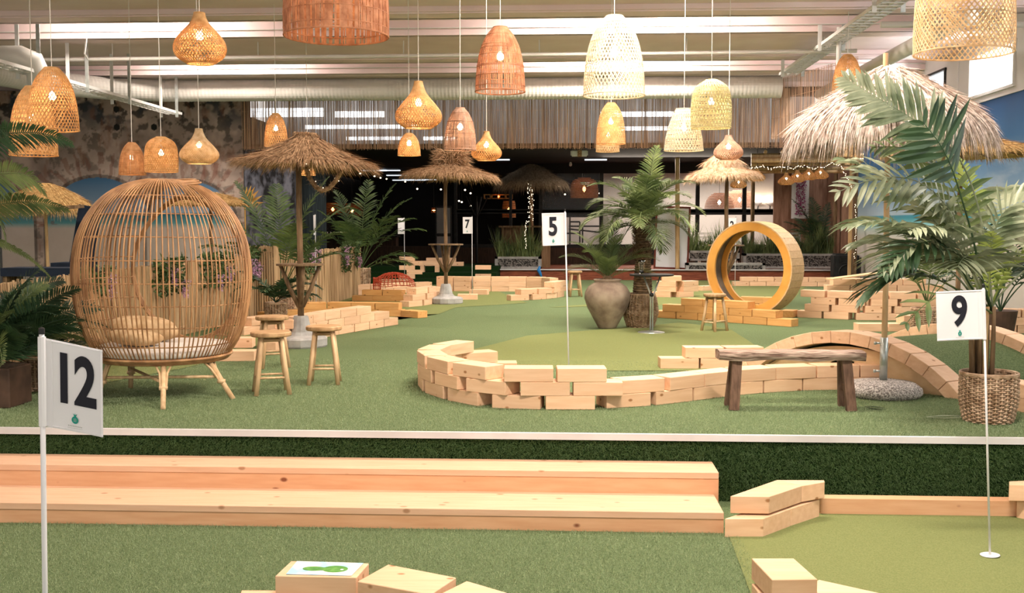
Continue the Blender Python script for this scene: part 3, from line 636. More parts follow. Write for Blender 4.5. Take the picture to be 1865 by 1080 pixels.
# humped bridge of timber blocks
aF, aR = Vector((2.55, 9.85, 0)), Vector((3.87, 10.70, 0)); dr = Vector((.77, -.64, 0)).normalized(); perp = (aR-aF)
bridge = thing('humped_bridge', 'humped turf bridge edged by two arches of timber blocks', 'bridge', (aF+aR)/2, 0)
off = (aF+aR)/2; CH, HT = 1.10, .50; Rb = (CH*CH+HT*HT)/(2*HT)
def zarc(s, R=Rb): return math.sqrt(max(R*R-s*s, 0))-(Rb-HT)
pn = perp.normalized()
for ap, side in ((aF, 0), (aR, 1)):
    nb = 13; tot = 2*math.asin(CH/Rb)
    for i in range(nb):
        th = -tot/2+tot*(i+.5)/nb; w = Rb*tot/nb*.935; m = MB(); Rm = Rb-.055
        c = ap-off+dr*(Rm*math.sin(th)); c.z = Rm*math.cos(th)-(Rb-HT)
        ex, ey = dr*math.cos(th)-Vector((0, 0, 1))*math.sin(th), pn; ez = Vector((0, 0, 1))*math.cos(th)+dr*math.sin(th)
        V = []
        for dz_ in (-.055, .055):
            for yy in (-.11, .11):
                for xx in (-.5, .5): V.append(c+ex*(xx*w*(1+dz_*.7))+ey*yy+ez*dz_)
        m.add(V, [(0, 2, 3, 1), (4, 5, 7, 6), (0, 1, 5, 4), (2, 6, 7, 3), (0, 4, 6, 2), (1, 3, 7, 5)])
        o = m.build('block', M['pine'], bridge); bevel(o.data, .003)
# turf deck between the arches, a little lower than the blocks
n = 30; rows = []
for i in range(n+1):
    s = -CH*.99+2*CH*.99*i/n; z = max(zarc(s)-.10, .004)
    rows.append([tuple(aF-off+dr*s+pn*.11+Vector((0, 0, z))), tuple(aR-off+dr*s-pn*.11+Vector((0, 0, z)))])
G_ = np.array(rows); dk = MB().grid(G_); dk.grid(G_[:, ::-1]-np.array((0, 0, .02))); dk.build('turf_deck', M['turf'], bridge)
# plywood side panel with a half-round hole
pan = MB(); Ns = 44; ss = np.linspace(-CH*.95, CH*.95, Ns)
for i in range(Ns-1):
    for s0, s1 in ((ss[i], ss[i+1]),):
        zt0, zt1 = max(zarc(s0)-.142, .0), max(zarc(s1)-.142, .0)
        hole = lambda s: max(0, .24*math.sqrt(max(1-((s+.02)/.26)**2, 0)))
        b0, b1 = hole(s0), hole(s1)
        if zt0 <= b0+.002 and zt1 <= b1+.002: continue
        for yy in (-.02, .0):
            a_, b_ = aF-off+dr*s0+pn*yy, aF-off+dr*s1+pn*yy
            pan.add([(a_.x, a_.y, b0), (b_.x, b_.y, b1), (b_.x, b_.y, zt1), (a_.x, a_.y, zt0)], [(0, 1, 2, 3)])
pan.build('side_panel', M['plywood'], bridge)

# ================================================================== EGG CHAIR
ec = G(302, 716); t = thing('egg_chair', 'large egg-shaped rattan cage daybed on splayed cane legs', 'egg chair', (ec.x, ec.y, 0))
PR = np.array([(.54, .34), (.62, .45), (.68, .60), (.725, .80), (.745, 1.0), (.735, 1.18), (.70, 1.36), (.63, 1.52), (.53, 1.66), (.40, 1.765), (.26, 1.825), (.13, 1.85)])
tt = np.linspace(0, len(PR)-1, 34); prof = np.stack([np.interp(tt, range(len(PR)), PR[:, i]) for i in range(2)], 1)
for _ in range(2): prof[1:-1] = (prof[:-2]+2*prof[1:-1]+prof[2:])/4
ribs = MB(); nr = 104
OP = math.radians(86); OW = math.radians(45)      # the entrance faces away to the back
def inside_opening(a, z):
    d = abs((a-OP+PI) % (2*PI)-PI); return (d/OW)**2+((z-1.06)/.64)**2 < 1
for i in range(nr):
    a = i*2*PI/nr+rng.normal(0, .006); seg = []
    for r, z in prof:
        if inside_opening(a, z):
            if len(seg) > 2: ribs.tube(seg, .0062, 5)
            seg = []
        else: seg.append((r*math.cos(a), r*math.sin(a), z))
    if len(seg) > 2: ribs.tube(seg, .0062, 5)
ribs.build('rib_cage', M['rattan'], t, smooth=True)
rg = MB()
for z in (.46, .62, .80, .985, 1.17, 1.36, 1.55, 1.70):
    r = np.interp(z, prof[:, 1], prof[:, 0])-.008; seg = []
    for k in range(121):
        a = OP+k*2*PI/120
        if inside_opening(a, z):
            if len(seg) > 2: rg.tube(seg, .0055, 5)
            seg = []
        else: seg.append((r*math.cos(a), r*math.sin(a), z+.004*math.sin(a*3)))
    if len(seg) > 2: rg.tube(seg, .0055, 5)
rg.build('ring_bands', M['rattan'], t, smooth=True)
om = MB()
for dr_ in (0, .016, .03):
    P = []
    for k in range(60):
        q = k*2*PI/60; a = OP+(OW+dr_)*math.cos(q); z = 1.06+(.64+dr_)*math.sin(q); r = np.interp(z, prof[:, 1], prof[:, 0])+.004
        P.append((r*math.cos(a), r*math.sin(a), z))
    om.tube(P, .010, 6, closed=True, ref=(0.01, .02, 1))
om.build('entrance_rim', M['rattan'], t, smooth=True)
cr_ = MB()
for dz_, rr in ((-.015, .31), (-.005, .29), (-.03, .33)):
    cr_.tube([(rr*math.cos(a), rr*math.sin(a)*.85, 1.835+dz_+.03*math.sin(a+.5)) for a in np.arange(40)*2*PI/40], .009, 6, closed=True, ref=(0, 0.01, 1))
cr_.build('crown_ring', M['rattan'], t, smooth=True)
bs = MB()
for rr, z in ((.545, .33), (.56, .345), (.53, .315)): bs.tube([(rr*math.cos(a), rr*math.sin(a), z) for a in np.arange(60)*2*PI/60], .013, 6, closed=True, ref=(0, 0.01, 1))
for a in np.linspace(0, PI, 15)[:-1]: bs.tube([(-.53*math.cos(a), -.53*math.sin(a), .325), (.53*math.cos(a), .53*math.sin(a), .325)], .008, 5)
bs.build('seat_ring', M['rattan'], t, smooth=True)
legs = []
for px, py in ((297, 746), (425, 727), (176, 728), (238, 707)):
    f = G(px, py)-ec; a = math.atan2(f.y, f.x); tp = Vector((.47*math.cos(a), .47*math.sin(a), .33)); legs.append((f, tp, a))
for f, tp, a in legs:
    m = MB().tube([tp, tuple(tp.lerp(f, .5)), f], [.024, .022, .021], 10); sd = Vector((-math.sin(a), math.cos(a), 0))
    for s in (-1, 1):
        m.tube([tuple(tp.lerp(f, .55)+sd*s*.022), tuple(tp.lerp(f, .25)+sd*s*.03), tuple(tp.lerp(f, .08)+sd*s*.06), tuple(tp+sd*s*.16+Vector((0, 0, .0)))], .010, 6)
    q = tp.lerp(f, .55); m.tube([q+Vector((0, 0, .012)), q-Vector((0, 0, .018))], .036, 10)
    m.build('leg', M['bamboo_pale'], t, smooth=True)
st = MB(); st.tube([legs[0][1].lerp(legs[0][0], .45), legs[3][1].lerp(legs[3][0], .45)], .013, 8); st.tube([legs[1][1].lerp(legs[1][0], .45), legs[2][1].lerp(legs[2][0], .45)], .013, 8)
st.build('stretcher', M['bamboo_pale'], t, smooth=True)
cu = [(0, .335), (.50, .34), (.565, .37), (.575, .40), (.54, .43), (0, .445)]
MB().lathe(cu, 40, cap=False).build('seat_cushion', M['cushion'], t, smooth=True)
def pillow(loc, sx, sy, sz, rot, label, m):
    bm = bmesh.new(); bmesh.ops.create_uvsphere(bm, u_segments=28, v_segments=16, radius=1)
    for v in bm.verts:
        x, y, z = v.co; q = 1+.22*abs(x*y)*2; v.co = Vector((math.copysign(abs(x)**.7, x)*sx*q, math.copysign(abs(y)**.7, y)*sy*q, z*sz))
    me = bpy.data.meshes.new('throw_pillow'); bm.to_mesh(me); bm.free(); me.materials.append(m)
    for p in me.polygons: p.use_smooth = True
    o = bpy.data.objects.new('throw_pillow', me); col.objects.link(o); o.location = loc; o.rotation_euler = rot; tag(o, label, 'pillow'); return o
pillow((ec.x-.20, ec.y+.05, .56), .26, .15, .105, (.12, .1, .5), 'straw coloured bolster pillow inside the egg chair', M['straw_cushion'])
pillow((ec.x-.16, ec.y-.25, .515), .2, .14, .07, (0, .08, -.3), 'flat cream and brown pillow at the front of the egg chair', M['straw_cushion'])

# ================================================================== STOOLS
def stool(label, px, py, h, r=.175, rz=.3, grp='bamboo stools'):
    p = G(px, py); t = thing('bamboo_stool', label, 'stool', (p.x, p.y, 0), rz, grp)
    m = MB().lathe([(0, h-.04), (r-.006, h-.04), (r, h-.03), (r, h-.008), (r-.008, h), (0, h)], 40, cap=False); m.build('seat', M['stoolwood'], t)
    fl = []
    for k in range(4):
        a = k*PI/2+PI/4; q = Vector((math.cos(a), math.sin(a), 0)); tp = q*(r*.66)+Vector((0, 0, h-.04)); f = q*(r*1.13)
        mid = tp.lerp(f, .5)+Vector((random.uniform(-.004, .004), random.uniform(-.004, .004), 0)); MB().tube([tp, mid, f], [.019, .0205, .021], 12).build('leg', M['bamboo_pale'], t, smooth=True); fl.append((tp, f))
    for k in range(4):
        z = .70+(.035 if k % 2 else 0); a, b = fl[k][0].lerp(fl[k][1], z), fl[(k+1) % 4][0].lerp(fl[(k+1) % 4][1], z); MB().tube([a, b], .0105, 8).build('stretcher', M['bamboo_pale'], t, smooth=True)
    m = MB()
    for k in range(4): m.tube([fl[k][0].lerp(fl[k][1], .06), fl[(k+1) % 4][0].lerp(fl[(k+1) % 4][1], .06)], .014, 8)
    m.build('seat_rail', M['stoolwood'], t, smooth=True)
stool('round bamboo stool nearest the egg chair, front of the three by the bar table', 495, 716, .54, .175, .35)
stool('round bamboo stool directly in front of the grey cone table base', 591, 698, .535, .165, .15)
stool('round bamboo stool behind the front one beside the timber wall', 497, 668, .53, .17, .5)
stool('round bamboo stool in front of the ring tunnel wall', 1301, 603, .52, .155, .7)
stool('small distant bamboo stool behind flag 5', 1047, 540, .53, .15, .2)

# ================================================================== PARASOLS
def thatch(r, zr, zt, n, slen, tuft=0, tip=.10, drop=.12, sag=0, seed=1, layers=True, tiers=None):
    """thatched canopy: solid cone under thousands of straw strands; returns shell MB and strand MB"""
    g = np.random.default_rng(seed); cv = lambda q: zr+(zt-zr)*(1-q)**(1+sag)
    if tiers: cv = tiers
    qs = np.linspace(tip, 1, 14); shell = MB().lathe([(q*r, cv(q)) for q in qs]+[(q*r, cv(q)-.03) for q in qs[::-1]], 40, cap=False)
    q = np.sqrt(g.uniform(tip**2, 1.0, n)); q[:n//5] = g.uniform(.88, 1.0, n//5); a = g.uniform(0, 2*PI, n); z = np.array([cv(x) for x in q]); sl = np.array([(cv(min(x+.02, 1.0))-cv(x-.02))/(.04*r) if x < .98 else (cv(1)-cv(.96))/(.04*r) for x in q])
    rad = np.stack([np.cos(a), np.sin(a), np.zeros(n)], 1); P = rad*(q*r)[:, None]; P[:, 2] = z+g.uniform(0, .02, n)
    D = rad+np.stack([np.zeros(n), np.zeros(n), sl+.04], 1); D = nrm(D+g.normal(0, .16, (n, 3))); L = slen*g.uniform(.6, 1.2, n)
    edge = np.clip((q-.85)/.15, 0, 1)
    bend = np.stack([np.zeros(n), np.zeros(n), -drop*L/slen*(.15+edge)], 1); D = D*L[:, None]*(1-.45*edge)[:, None]
    side = nrm(np.cross(D, np.stack([g.normal(0, .3, n), g.normal(0, .3, n), np.ones(n)], 1)))
    st = MB().blades(P, D, g.uniform(.006, .013, n)*(r/.85), side, bend)
    if tuft:
        k = 900; a = g.uniform(0, 2*PI, k); P = np.stack([np.cos(a)*tip*r, np.sin(a)*tip*r, cv(tip)+g.uniform(-.06, tuft, k)], 1)
        D = np.stack([np.cos(a), np.sin(a), g.uniform(-.5, .9, k)], 1)*(tuft*1.05)*g.uniform(.5, 1.1, k)[:, None]
        st.blades(P, D, .011, None, np.tile((0, 0, -.06), (k, 1))); shell.lathe([(tip*r*.9, cv(tip)-.02), (tip*r, cv(tip)+tuft*.9), (.01, cv(tip)+tuft)], 20, cap=False)
    return shell, st
def parasol(label, px, y, r, zr, zt, mname, n=4200, slen=.26, zbase=0, lean=(0, 0), table=None, base='cone', pole_r=.028, pole_m='trunkwood', seed=1, tuft=0, tip=.10, sag=0, drop=.12, tiers=None, x=None, baser=.31, prop='thatched_parasol'):
    p = A(px, 500, y) if x is None else Vector((x, y, 0)); t = thing(prop, label, 'parasol', (p.x, y, zbase), 0, 'thatched parasols')
    zr -= zbase; zt -= zbase
    sh, st = thatch(r, zr, zt, n, slen, tuft, tip, drop, sag, seed, tiers=tiers)
    c = sh.build('canopy', M[mname], t); c.rotation_euler = (lean[0], lean[1], 0)
    s = st.build('thatch_straw', M[mname], c); rb = MB()
    for k in range(8):
        a = k*PI/4; rb.tube([(.03*math.cos(a), .03*math.sin(a), zt-.16), (r*.93*math.cos(a), r*.93*math.sin(a), (tiers or (lambda q: zr+(zt-zr)*(1-q)**(1+sag)))(.93)-.045)], .010, 5)
    rb.build('canopy_rib', M['trunkwood'], c)
    if base == 'cone':
        MB().lathe([(0, 0), (baser, 0), (baser+.01, .02), (baser+.01, .10), (baser-.02, .12), (.17, .14), (.13, .18), (.095, .34), (.085, .37), (0, .37)], 14, cap=False).build('base', M['concrete'], t); z0 = .3
    elif base == 'dome':
        MB().lathe([(0, 0), (.30, 0), (.325, .03), (.32, .07), (.26, .115), (.12, .135), (0, .135)], 40, cap=False).build('base', M['aggregate'], t, smooth=True); z0 = .12
        m = MB().tube([(0, 0, .12), (0, 0, .50)], .033, 16)
        for z in (.21, .45): m.tube([(-.065, 0, z), (0, 0, z)], .009, 8).tube([(-.075, 0, z-.012), (-.075, 0, z+.012)], .012, 8)
        m.build('socket', M['steel'], t, smooth=True)
    else: z0 = 0
    top = zt-.06; P = [(0, 0, z0), (.004, .003, top*.35), (-.006, .004, top*.66), (0, 0, top)]
    MB().tube(P, [pole_r*1.1, pole_r, pole_r, pole_r*.9], 12).build('pole', M[pole_m], t, smooth=True)
    if table:
        tz, tr = table[0]-zbase, table[1]
        m = MB().lathe([(0, tz-.022), (tr, tz-.022), (tr, tz), (0, tz)], 24, cap=False); m.build('table_top', M['trunkwood'], t)
        for k in range(4):
            a = k*PI/2+.4; MB().tube([(.02*math.cos(a), .02*math.sin(a), tz-.52), (tr*.45*math.cos(a), tr*.45*math.sin(a), tz-.30), (tr*.82*math.cos(a), tr*.82*math.sin(a), tz-.02)], [.03, .026, .022], 8).build('brace', M['trunkwood'], t, smooth=True)
    return t
two = lambda q: None
parasol('brown thatched parasol with a forked bar table beside the bamboo stools', 547, 12.75, .745, 2.22, 2.60, 'thatch', 6000, .30, lean=(.0, .035), table=(1.0, .285), seed=3, tip=.16, sag=.35, drop=.09, tuft=.05, pole_r=.036)
parasol('brown thatched parasol with tufted top and forked table in the centre left', 812, 20.0, .83, 2.40, 2.66, 'thatch', 4200, .26, lean=(0, .04), table=(1.12, .33), seed=4, tip=.24, drop=.10, tuft=.24, pole_r=.034)
parasol('dark grey thatched parasol with fairy lights on its pole behind the planter', 968, 31.2, .98, 2.72, 3.30, 'thatch_dark', 3800, .36, zbase=.27, seed=5, drop=.22, base='none', pole_r=.05)
parasol('pale two-tiered thatched parasol left of the ring tunnel', 1330, 19.3, .62, 2.34, 2.74, 'thatch_pink', 4200, .22, seed=6, lean=(0, -.03), table=(1.12, .32), drop=.10, tiers=lambda q: (2.34+(1-q)*.30) if q > .52 else (2.58+(.52-q)*.42), tip=.10, baser=.3, pole_r=.036, x=A(1322, 500, 19.3).x)
parasol('large pale shaggy thatched parasol on a bamboo pole in a pebbled dome base', 1613, 9.28, .81, 2.24, 2.82, 'thatch_grey', 7500, .24, seed=7, base='dome', pole_m='bamboo_pale', drop=.16, sag=-.28, pole_r=.024, tip=.08)
parasol('flat thatched parasol on a brown pole behind the right palm', 1745, 12.9, .83, 2.30, 2.56, 'thatch_gold', 4200, .22, seed=8, base='cone', drop=.05, tip=.08)
parasol('golden thatched parasol behind the left palms beyond the cane fence', 84, 18.5, .78, 1.76, 2.24, 'thatch_gold', 4500, .22, seed=9, base='none', sag=-.3, drop=.12, pole_m='bamboo', x=A(84, 400, 18.5).x)
parasol('golden thatched parasol seen through and beside the egg chair', 386, 18.5, .74, 1.84, 2.06, 'thatch_gold', 3200, .20, seed=10, base='none', drop=.05)
# tip of the big canopy's pole
pt = A(1613, 100, 9.45); o = MB().tube([(pt.x, 9.45, 2.80), (pt.x, 9.45, 2.93)], .022, 10).build('pole_stub', M['bamboo_pale']); 
big = [q for q in bpy.data.objects if q.get('label', '').startswith('large pale shaggy')][0]; o.parent = big; o.matrix_parent_inverse = Matrix.Translation(-big.location); o.name = 'pole_tip'

# ================================================================== BENCH
b0, b1 = G(1345, 746), G(1535, 747); yb = (b0.y+b1.y)/2+.08; cx = (b0.x+b1.x)/2
t = thing('bench', 'rustic driftwood bench with splayed square legs near the white edge', 'bench', (cx+.005, yb, 0), math.radians(.5))
L = 1.145; nx, ny = 60, 9; zb = .465; X = np.linspace(-L/2, L/2, nx)
def slab_edge(x, s): return s*(.115+.010*math.sin(x*9+s)+.007*math.sin(x*23+2*s))
m = MB(); rows = []
for i, x in enumerate(X):
    y0, y1 = slab_edge(x, -1), slab_edge(x, 1); e = .004*math.sin(x*31); th = .075+.006*math.sin(x*12); row = []
    for y, z in ((y0, zb-.012), (y0+.004, zb-.004+e), (0, zb+.004+e*.6), (y1-.004, zb-.004), (y1, zb-.014), (y1-.012, zb-th), (0, zb-th), (y0+.012, zb-th+.004), (y0-.004, zb-th*.5)): row.append((x, y, z))
    rows.append(row)
R_ = np.array(rows); m.grid(np.concatenate([R_, R_[:, :1]], 1)[:, ::-1])
k0 = m.n; m.add(R_[0], [tuple(range(9))]); m.add(R_[-1], [tuple(range(9))[::-1]])
m.build('seat', M['bench_top'], t)
for s in (-1, 1):
    for u in (-1, 1): MB().bar((s*(L/2-.145), u*.055, zb-.07), (s*(L/2-.115), u*.125, 0), .075, .055, (0, 1, 0)).build('leg', M['bench_leg'], t)
    MB().bar((s*(L/2-.13), -.085, .17), (s*(L/2-.13), .085, .17), .03, .05).build('stretcher', M['bench_leg'], t)

# ================================================================== FLAGS
def text_mesh(txt, size, fn, m, name, parent, off=.0, center=True, condense=.76):
    cu = bpy.data.curves.new('t', 'FONT'); cu.body = txt; cu.size = size; cu.offset = off; cu.align_x = 'CENTER'; cu.align_y = 'CENTER'; cu.resolution_u = 6; cu.space_character = .95
    ob = bpy.data.objects.new('t', cu); col.objects.link(ob); bpy.context.view_layer.update()
    me = bpy.data.meshes.new_from_object(ob.evaluated_get(bpy.context.evaluated_depsgraph_get())); bpy.data.objects.remove(ob)
    bm = bmesh.new(); bm.from_mesh(me)
    for v in bm.verts: v.co = Vector(fn(v.co.x*condense, v.co.y))
    bm.to_mesh(me); bm.free(); me.materials.clear(); me.materials.append(m)
    o = bpy.data.objects.new(name, me); col.objects.link(o); o.parent = parent; return o
def flag(label, num, base, top, w, h, ang, dirn=-1, wave=.012, lean=(0, 0), numsize=.19, cup=False, xnum=0, pr=.0065, skew=0, cond=.76):
    """dirn: -1 cloth flies to the left of the pole, +1 to the right"""
    t = thing('golf_flag', label, 'flag', base, 0, 'numbered golf flags'); t.rotation_euler = (lean[0], lean[1], 0); ht = top-base[2]
    MB().tube([(0, 0, 0), (0, 0, ht*.5), (0, 0, ht-.004)], pr, 10).build('pole', M['pole_white'], t, smooth=True)
    MB().lathe([(0, ht-.004), (pr*1.15, ht-.004), (pr*1.1, ht+.015), (0, ht+.02)], 10, cap=False).build('cap', M['black'], t)
    ca, sa = math.cos(ang), math.sin(ang)
    def S(u, v, lift=0):                # u 0..w away from the pole, v 0..h up from the lower edge
        d = wave*math.sin(u/w*4.4+v*3)*(u/w)-lift; x = dirn*u; return (x*ca-d*sa*1, x*sa+d*ca, ht-.015-h+v+skew*u)
    us, vs = np.linspace(-.004, w, 26), np.linspace(0, h, 20); m = MB()
    Pf = np.array([[S(u, v) for v in vs] for u in us]); Pb = np.array([[S(u, v, -.0012) for v in vs] for u in us]); m.grid(Pf); m.grid(Pb[:, ::-1])
    cl = m.build('flag_cloth', M['cloth'], t, smooth=True)
    hm = MB()                             # hems and the pole sleeve
    for v in (.006, h-.006): hm.tube([S(u, v, .0012) for u in us], .0018, 4)
    hm.tube([S(w-.006, v, .0012) for v in vs], .0018, 4); hm.tube([S(.030, v, .0012) for v in vs], .0015, 4); hm.tube([(0, 0, ht-.015-h), (0, 0, ht-.013)], pr+.004, 10)
    hm.build('hem', M['cloth'], cl)
    if num:
        cu_, cv_ = w*.53+xnum, h*.56; f = lambda x, y: S(cu_+dirn*x, cv_+y, .0028)
        text_mesh(num, numsize, f, M['ink'], 'number', cl, .0072, condense=cond)
        e = MB(); ev, eu = h*.135, w*.53+xnum
        def disc(cx_, cy_, rx, ry, n=20, lift=.0028):
            e.add([S(eu+dirn*(cx_+rx*math.cos(i*2*PI/n)), ev+cy_+ry*math.sin(i*2*PI/n), lift) for i in range(n)], [tuple(range(n))])
        disc(0, 0, .0105, .0125)
        for a in (-.6, 0, .6): e.add([S(eu+dirn*(q*math.cos(a)*.8+r*math.sin(a)), ev+.012+r*math.cos(a)-q*math.sin(a), .0028) for q, r in ((-.003, 0), (.003, 0), (0, .012))], [(0, 1, 2)])
        e.build('emblem', M['teal'], cl)
        e = MB()
        for i in range(9): disc(-.020+i*.005, -.021, .0016, .0022, 6)
        for i in range(11): disc(-.021+i*.0042, -.028, .0010, .0012, 6)
        for i in range(3): disc(0, .004-.004*i, .006, .0009, 6, .0034)
        e.build('emblem_lettering', M['grey_ink'], cl)
    if cup:
        MB().lathe([(0, .008), (.05, .008), (.055, .012), (.05, .014), (0, .0125)], 32, cap=False).build('hole_cup', M['pole_white'], t, smooth=True)
    return t
b = G(1803, 1014, ZL); tp = A(1791, 522, b.y)
flag('white flag number 9 standing in the lower putting green at the right', '9', (b.x, b.y, ZL), tp.z, .262, .285, math.radians(-4), -1, .008, lean=(0, (tp.x-b.x)/1.56+.0), cup=True, numsize=.235, xnum=-.005)
yb12 = 3.42; tp = A(76, 606, yb12); 
flag('white flag number 12 large in the left foreground', '12', (tp.x-.026, yb12, ZL), tp.z, .187, .295, math.radians(20), 1, .006, numsize=.225, pr=.0088, lean=(0, .0166), skew=-.24, cond=.62)
b = G(1037, 712); tp = A(1027, 384, 9.4)
flag('white flag number 5 behind the U-shaped block wall', '5', (A(1037, 700, 9.4).x, 9.4, 0), tp.z, .205, .285, math.radians(8), -1, .006, lean=(0, -.028), numsize=.22)
b = G(860, 540); flag('small white flag number 7 by the two loose blocks', '7', (b.x, b.y, 0), A(858, 394, b.y).z, .19, .34, 0, -1, .004, numsize=.24)
b = G(576, 572); flag('white flag hanging edge-on behind the near bar table', '', (b.x, b.y, 0), A(574, 390, b.y).z, .05, .33, math.radians(60), -1, .01)
b = G(737, 528); flag('white flag half hidden by the dark fern in the basket', '', (b.x, b.y, 0), A(737, 396, b.y).z, .20, .36, math.radians(50), -1, .01)
b = G(1340, 527); flag('white flag seen above the left rim of the ring tunnel', '2', (b.x-.02, b.y, 0), A(1348, 396, b.y).z, .16, .38, math.radians(-10), -1, .01, numsize=.24)
b = G(1724, 560); flag('plain white flag behind the right palm before the mural', '', (b.x, b.y, 0), A(1708, 391, b.y).z, .16, .25, 0, 1, .01)

# ================================================================== PENDANT LAMPS
def shade_profile(kind, w, h):
    q = np.linspace(0, 1, 26)
    K = {'gourd': [(0, .20), (.10, .24), (.22, .36), (.38, .66), (.55, .92), (.70, 1.0), (.84, .94), (.94, .72), (1, .50)],
         'onion': [(0, .17), (.12, .22), (.28, .36), (.48, .70), (.66, .96), (.78, 1.0), (.90, .90), (1, .58)],
         'bell': [(0, .28), (.05, .42), (.15, .60), (.32, .79), (.55, .92), (.80, .985), (1, 1.0)],
         'dome': [(0, .30), (.05, .58), (.14, .80), (.30, .94), (.55, 1.0), (.85, 1.0), (1, .97)],
         'cone': [(0, .42), (.12, .55), (.35, .74), (.7, .93), (1, 1.0)],
         'drum': [(0, .80), (.1, .90), (.4, .97), (.8, 1.0), (1, .99)],
         'cyl': [(0, .80), (.3, .96), (1, 1.0)]}[kind]
    r = np.interp(q, [a for a, b in K], [b for a, b in K])
    for _ in range(3): r[1:-1] = (r[:-2]+2*r[1:-1]+r[2:])/4
    return np.stack([r*w/2, -q*h], 1)
def ceil_z(y):
    for a, b_ in PER:
        if a <= y <= b_: return ZC+.03 if (y < a+.56 or y > b_-.5) else ZC+.11
    return 5.6
def lamp(label, cx, yt, yb_, wpx, dia, kind, weave, wick, power=10, rings=(.0, 1.0), nst=None, bulbq=.45, cut=None, cord=True, grp='woven pendant lamps'):
    power = power*.42
    D = dia*F/wpx; top = A(cx, yt, D); h = (A(cx, yt, D)-A(cx, yb_, D)).z; t = thing('pendant_lamp', label, 'pendant lamp', (top.x, D, top.z), rng.uniform(0, 6), grp)
    pr = shade_profile(kind, dia, h); n = len(pr); m = MB()
    def strand(a0, tw, wd, dr=0, jit=0):
        a = a0+tw*np.linspace(0, 1, n); r = pr[:, 0]+dr; P = np.stack([r*np.cos(a), r*np.sin(a), pr[:, 1]], 1); rad = np.stack([np.cos(a), np.sin(a), np.zeros(n)], 1)
        m.tube(P, wd*.707, 4, flat=.25, ref=rad, cap=False)
    c = PI*dia
    if weave == 'diag':
        N = int((nst or int(c/.026))*.74)
        for i in range(N): strand(i*2*PI/N, 1.5, .0095, .0015); strand(i*2*PI/N+.01, -1.5, .0095, -.0015)
    elif weave == 'open':
        N = nst or int(c/.042)
        for i in range(N): strand(i*2*PI/N, 1.1, .012, .0015); strand(i*2*PI/N, -1.1, .012, -.0015)
        for q in np.linspace(.08, .95, int(h/.055)): ring_(m, pr, q, .0045)
    elif weave == 'ribs':
        N = nst or int(c/.0135)
        for i in range(N): strand(i*2*PI/N+rng.normal(0, .008), rng.normal(0, .02), .0062)
        for q in np.linspace(.12, .92, max(3, int(h/.10))): ring_(m, pr, q, .0045)
    elif weave == 'dense':
        N = nst or int(c/.010)
        for i in range(N): strand(i*2*PI/N+rng.normal(0, .004), rng.normal(0, .03), .0105, rng.normal(0, .001))
        for q in (.25, .5, .75, .92): ring_(m, pr, q, .005)
    s = m.build('shade', WICK[wick], t)
    b = MB()
    for q in tuple(rings)+(.33, .62):
        b = MB(); ring_(b, pr, q, .007 if q in rings else .0045); b.build('shade_ring', WICK[wick], s)
    MB().tube([(0, 0, -.01), (0, 0, ceil_z(D)-top.z)], .0035 if D < 12 else .005, 6).build('cord', M['cord'], t)
    bz = -h*bulbq; MB().tube([(0, 0, -.01), (0, 0, bz+.05)], .004, 6).build('inner_cord', M['cord'], t)
    for k in range(3): 
        pass
    MB().lathe([(0, bz+.10), (.018, bz+.10), (.018, bz+.045), (0, bz+.045)], 12, cap=False).build('socket', M['pole_white'], t)
    MB().lathe([(0, bz+.05), (.015, bz+.045), (.034, bz+.01), (.036, bz-.01), (.025, bz-.035), (0, bz-.042)], 20, cap=False).build('bulb', M['bulb'], t, smooth=True)
    point_light((0, 0, bz-.07), power, r=.03, parent=t); return t
def ring_(m, pr, q, rad):
    z = -q*(-pr[-1, 1]); r = np.interp(q, np.linspace(0, 1, len(pr)), pr[:, 0]); a = np.arange(48)*2*PI/48
    m.tube(np.stack([r*np.cos(a), r*np.sin(a), np.full(48, z)], 1), rad, 5, closed=True, ref=(0, 0, 1))
lamp('amber gourd shaped pendant lamp high at the left', 363, 24, 116, 96, .50, 'gourd', 'diag', 'amber')
lamp('large amber bell pendant lamp in front of another at the far left', 94, 124, 237, 90, .50, 'bell', 'diag', 'amber', nst=56)
lamp('open-weave bell pendant lamp half hidden by the left palm frond', 58, 158, 283, 84, .52, 'bell', 'open', 'amber')
lamp('small orange bell pendant lamp before the stone mural', 240, 260, 318, 48, .40, 'bell', 'dense', 'orange', 7)
lamp('amber barrel pendant lamp between the orange bell and cream gourd', 293, 250, 313, 60, .46, 'dome', 'open', 'amber', 7, nst=44)
lamp('cream onion shaped pendant lamp above the egg chair', 362, 235, 298, 72, .50, 'onion', 'diag', 'pale', 9, nst=90)
lamp('huge rust brown drum pendant lamp cut off by the top of the picture', 611, -95, 66, 190, .78, 'drum', 'dense', 'rust', 12, nst=260, bulbq=.3)
lamp('small amber bell pendant lamp above the near thatched parasol', 502, 207, 266, 42, .36, 'bell', 'diag', 'amber', 6)
lamp('amber gourd pendant lamp in front of the reed screen', 762, 149, 233, 86, .52, 'onion', 'diag', 'amber')
lamp('small amber dome pendant lamp below the reed screen', 745, 243, 283, 41, .34, 'bell', 'diag', 'amber', 5)
lamp('rose brown ribbed bell pendant lamp above the tufted parasol', 838, 197, 273, 58, .42, 'bell', 'ribs', 'rose', 7)
lamp('amber gourd pendant lamp right of the rose brown bell', 886, 240, 292, 56, .42, 'onion', 'diag', 'amber', 6)
lamp('tall rust brown ribbed bell pendant lamp top centre', 911, 50, 167, 90, .50, 'bell', 'ribs', 'rust')
lamp('large cream bell pendant lamp glowing top centre', 1119, 30, 174, 110, .60, 'bell', 'diag', 'cream', 22, nst=64)
lamp('amber bell pendant lamp under the large cream one', 1113, 188, 262, 52, .42, 'bell', 'diag', 'amber', 7)
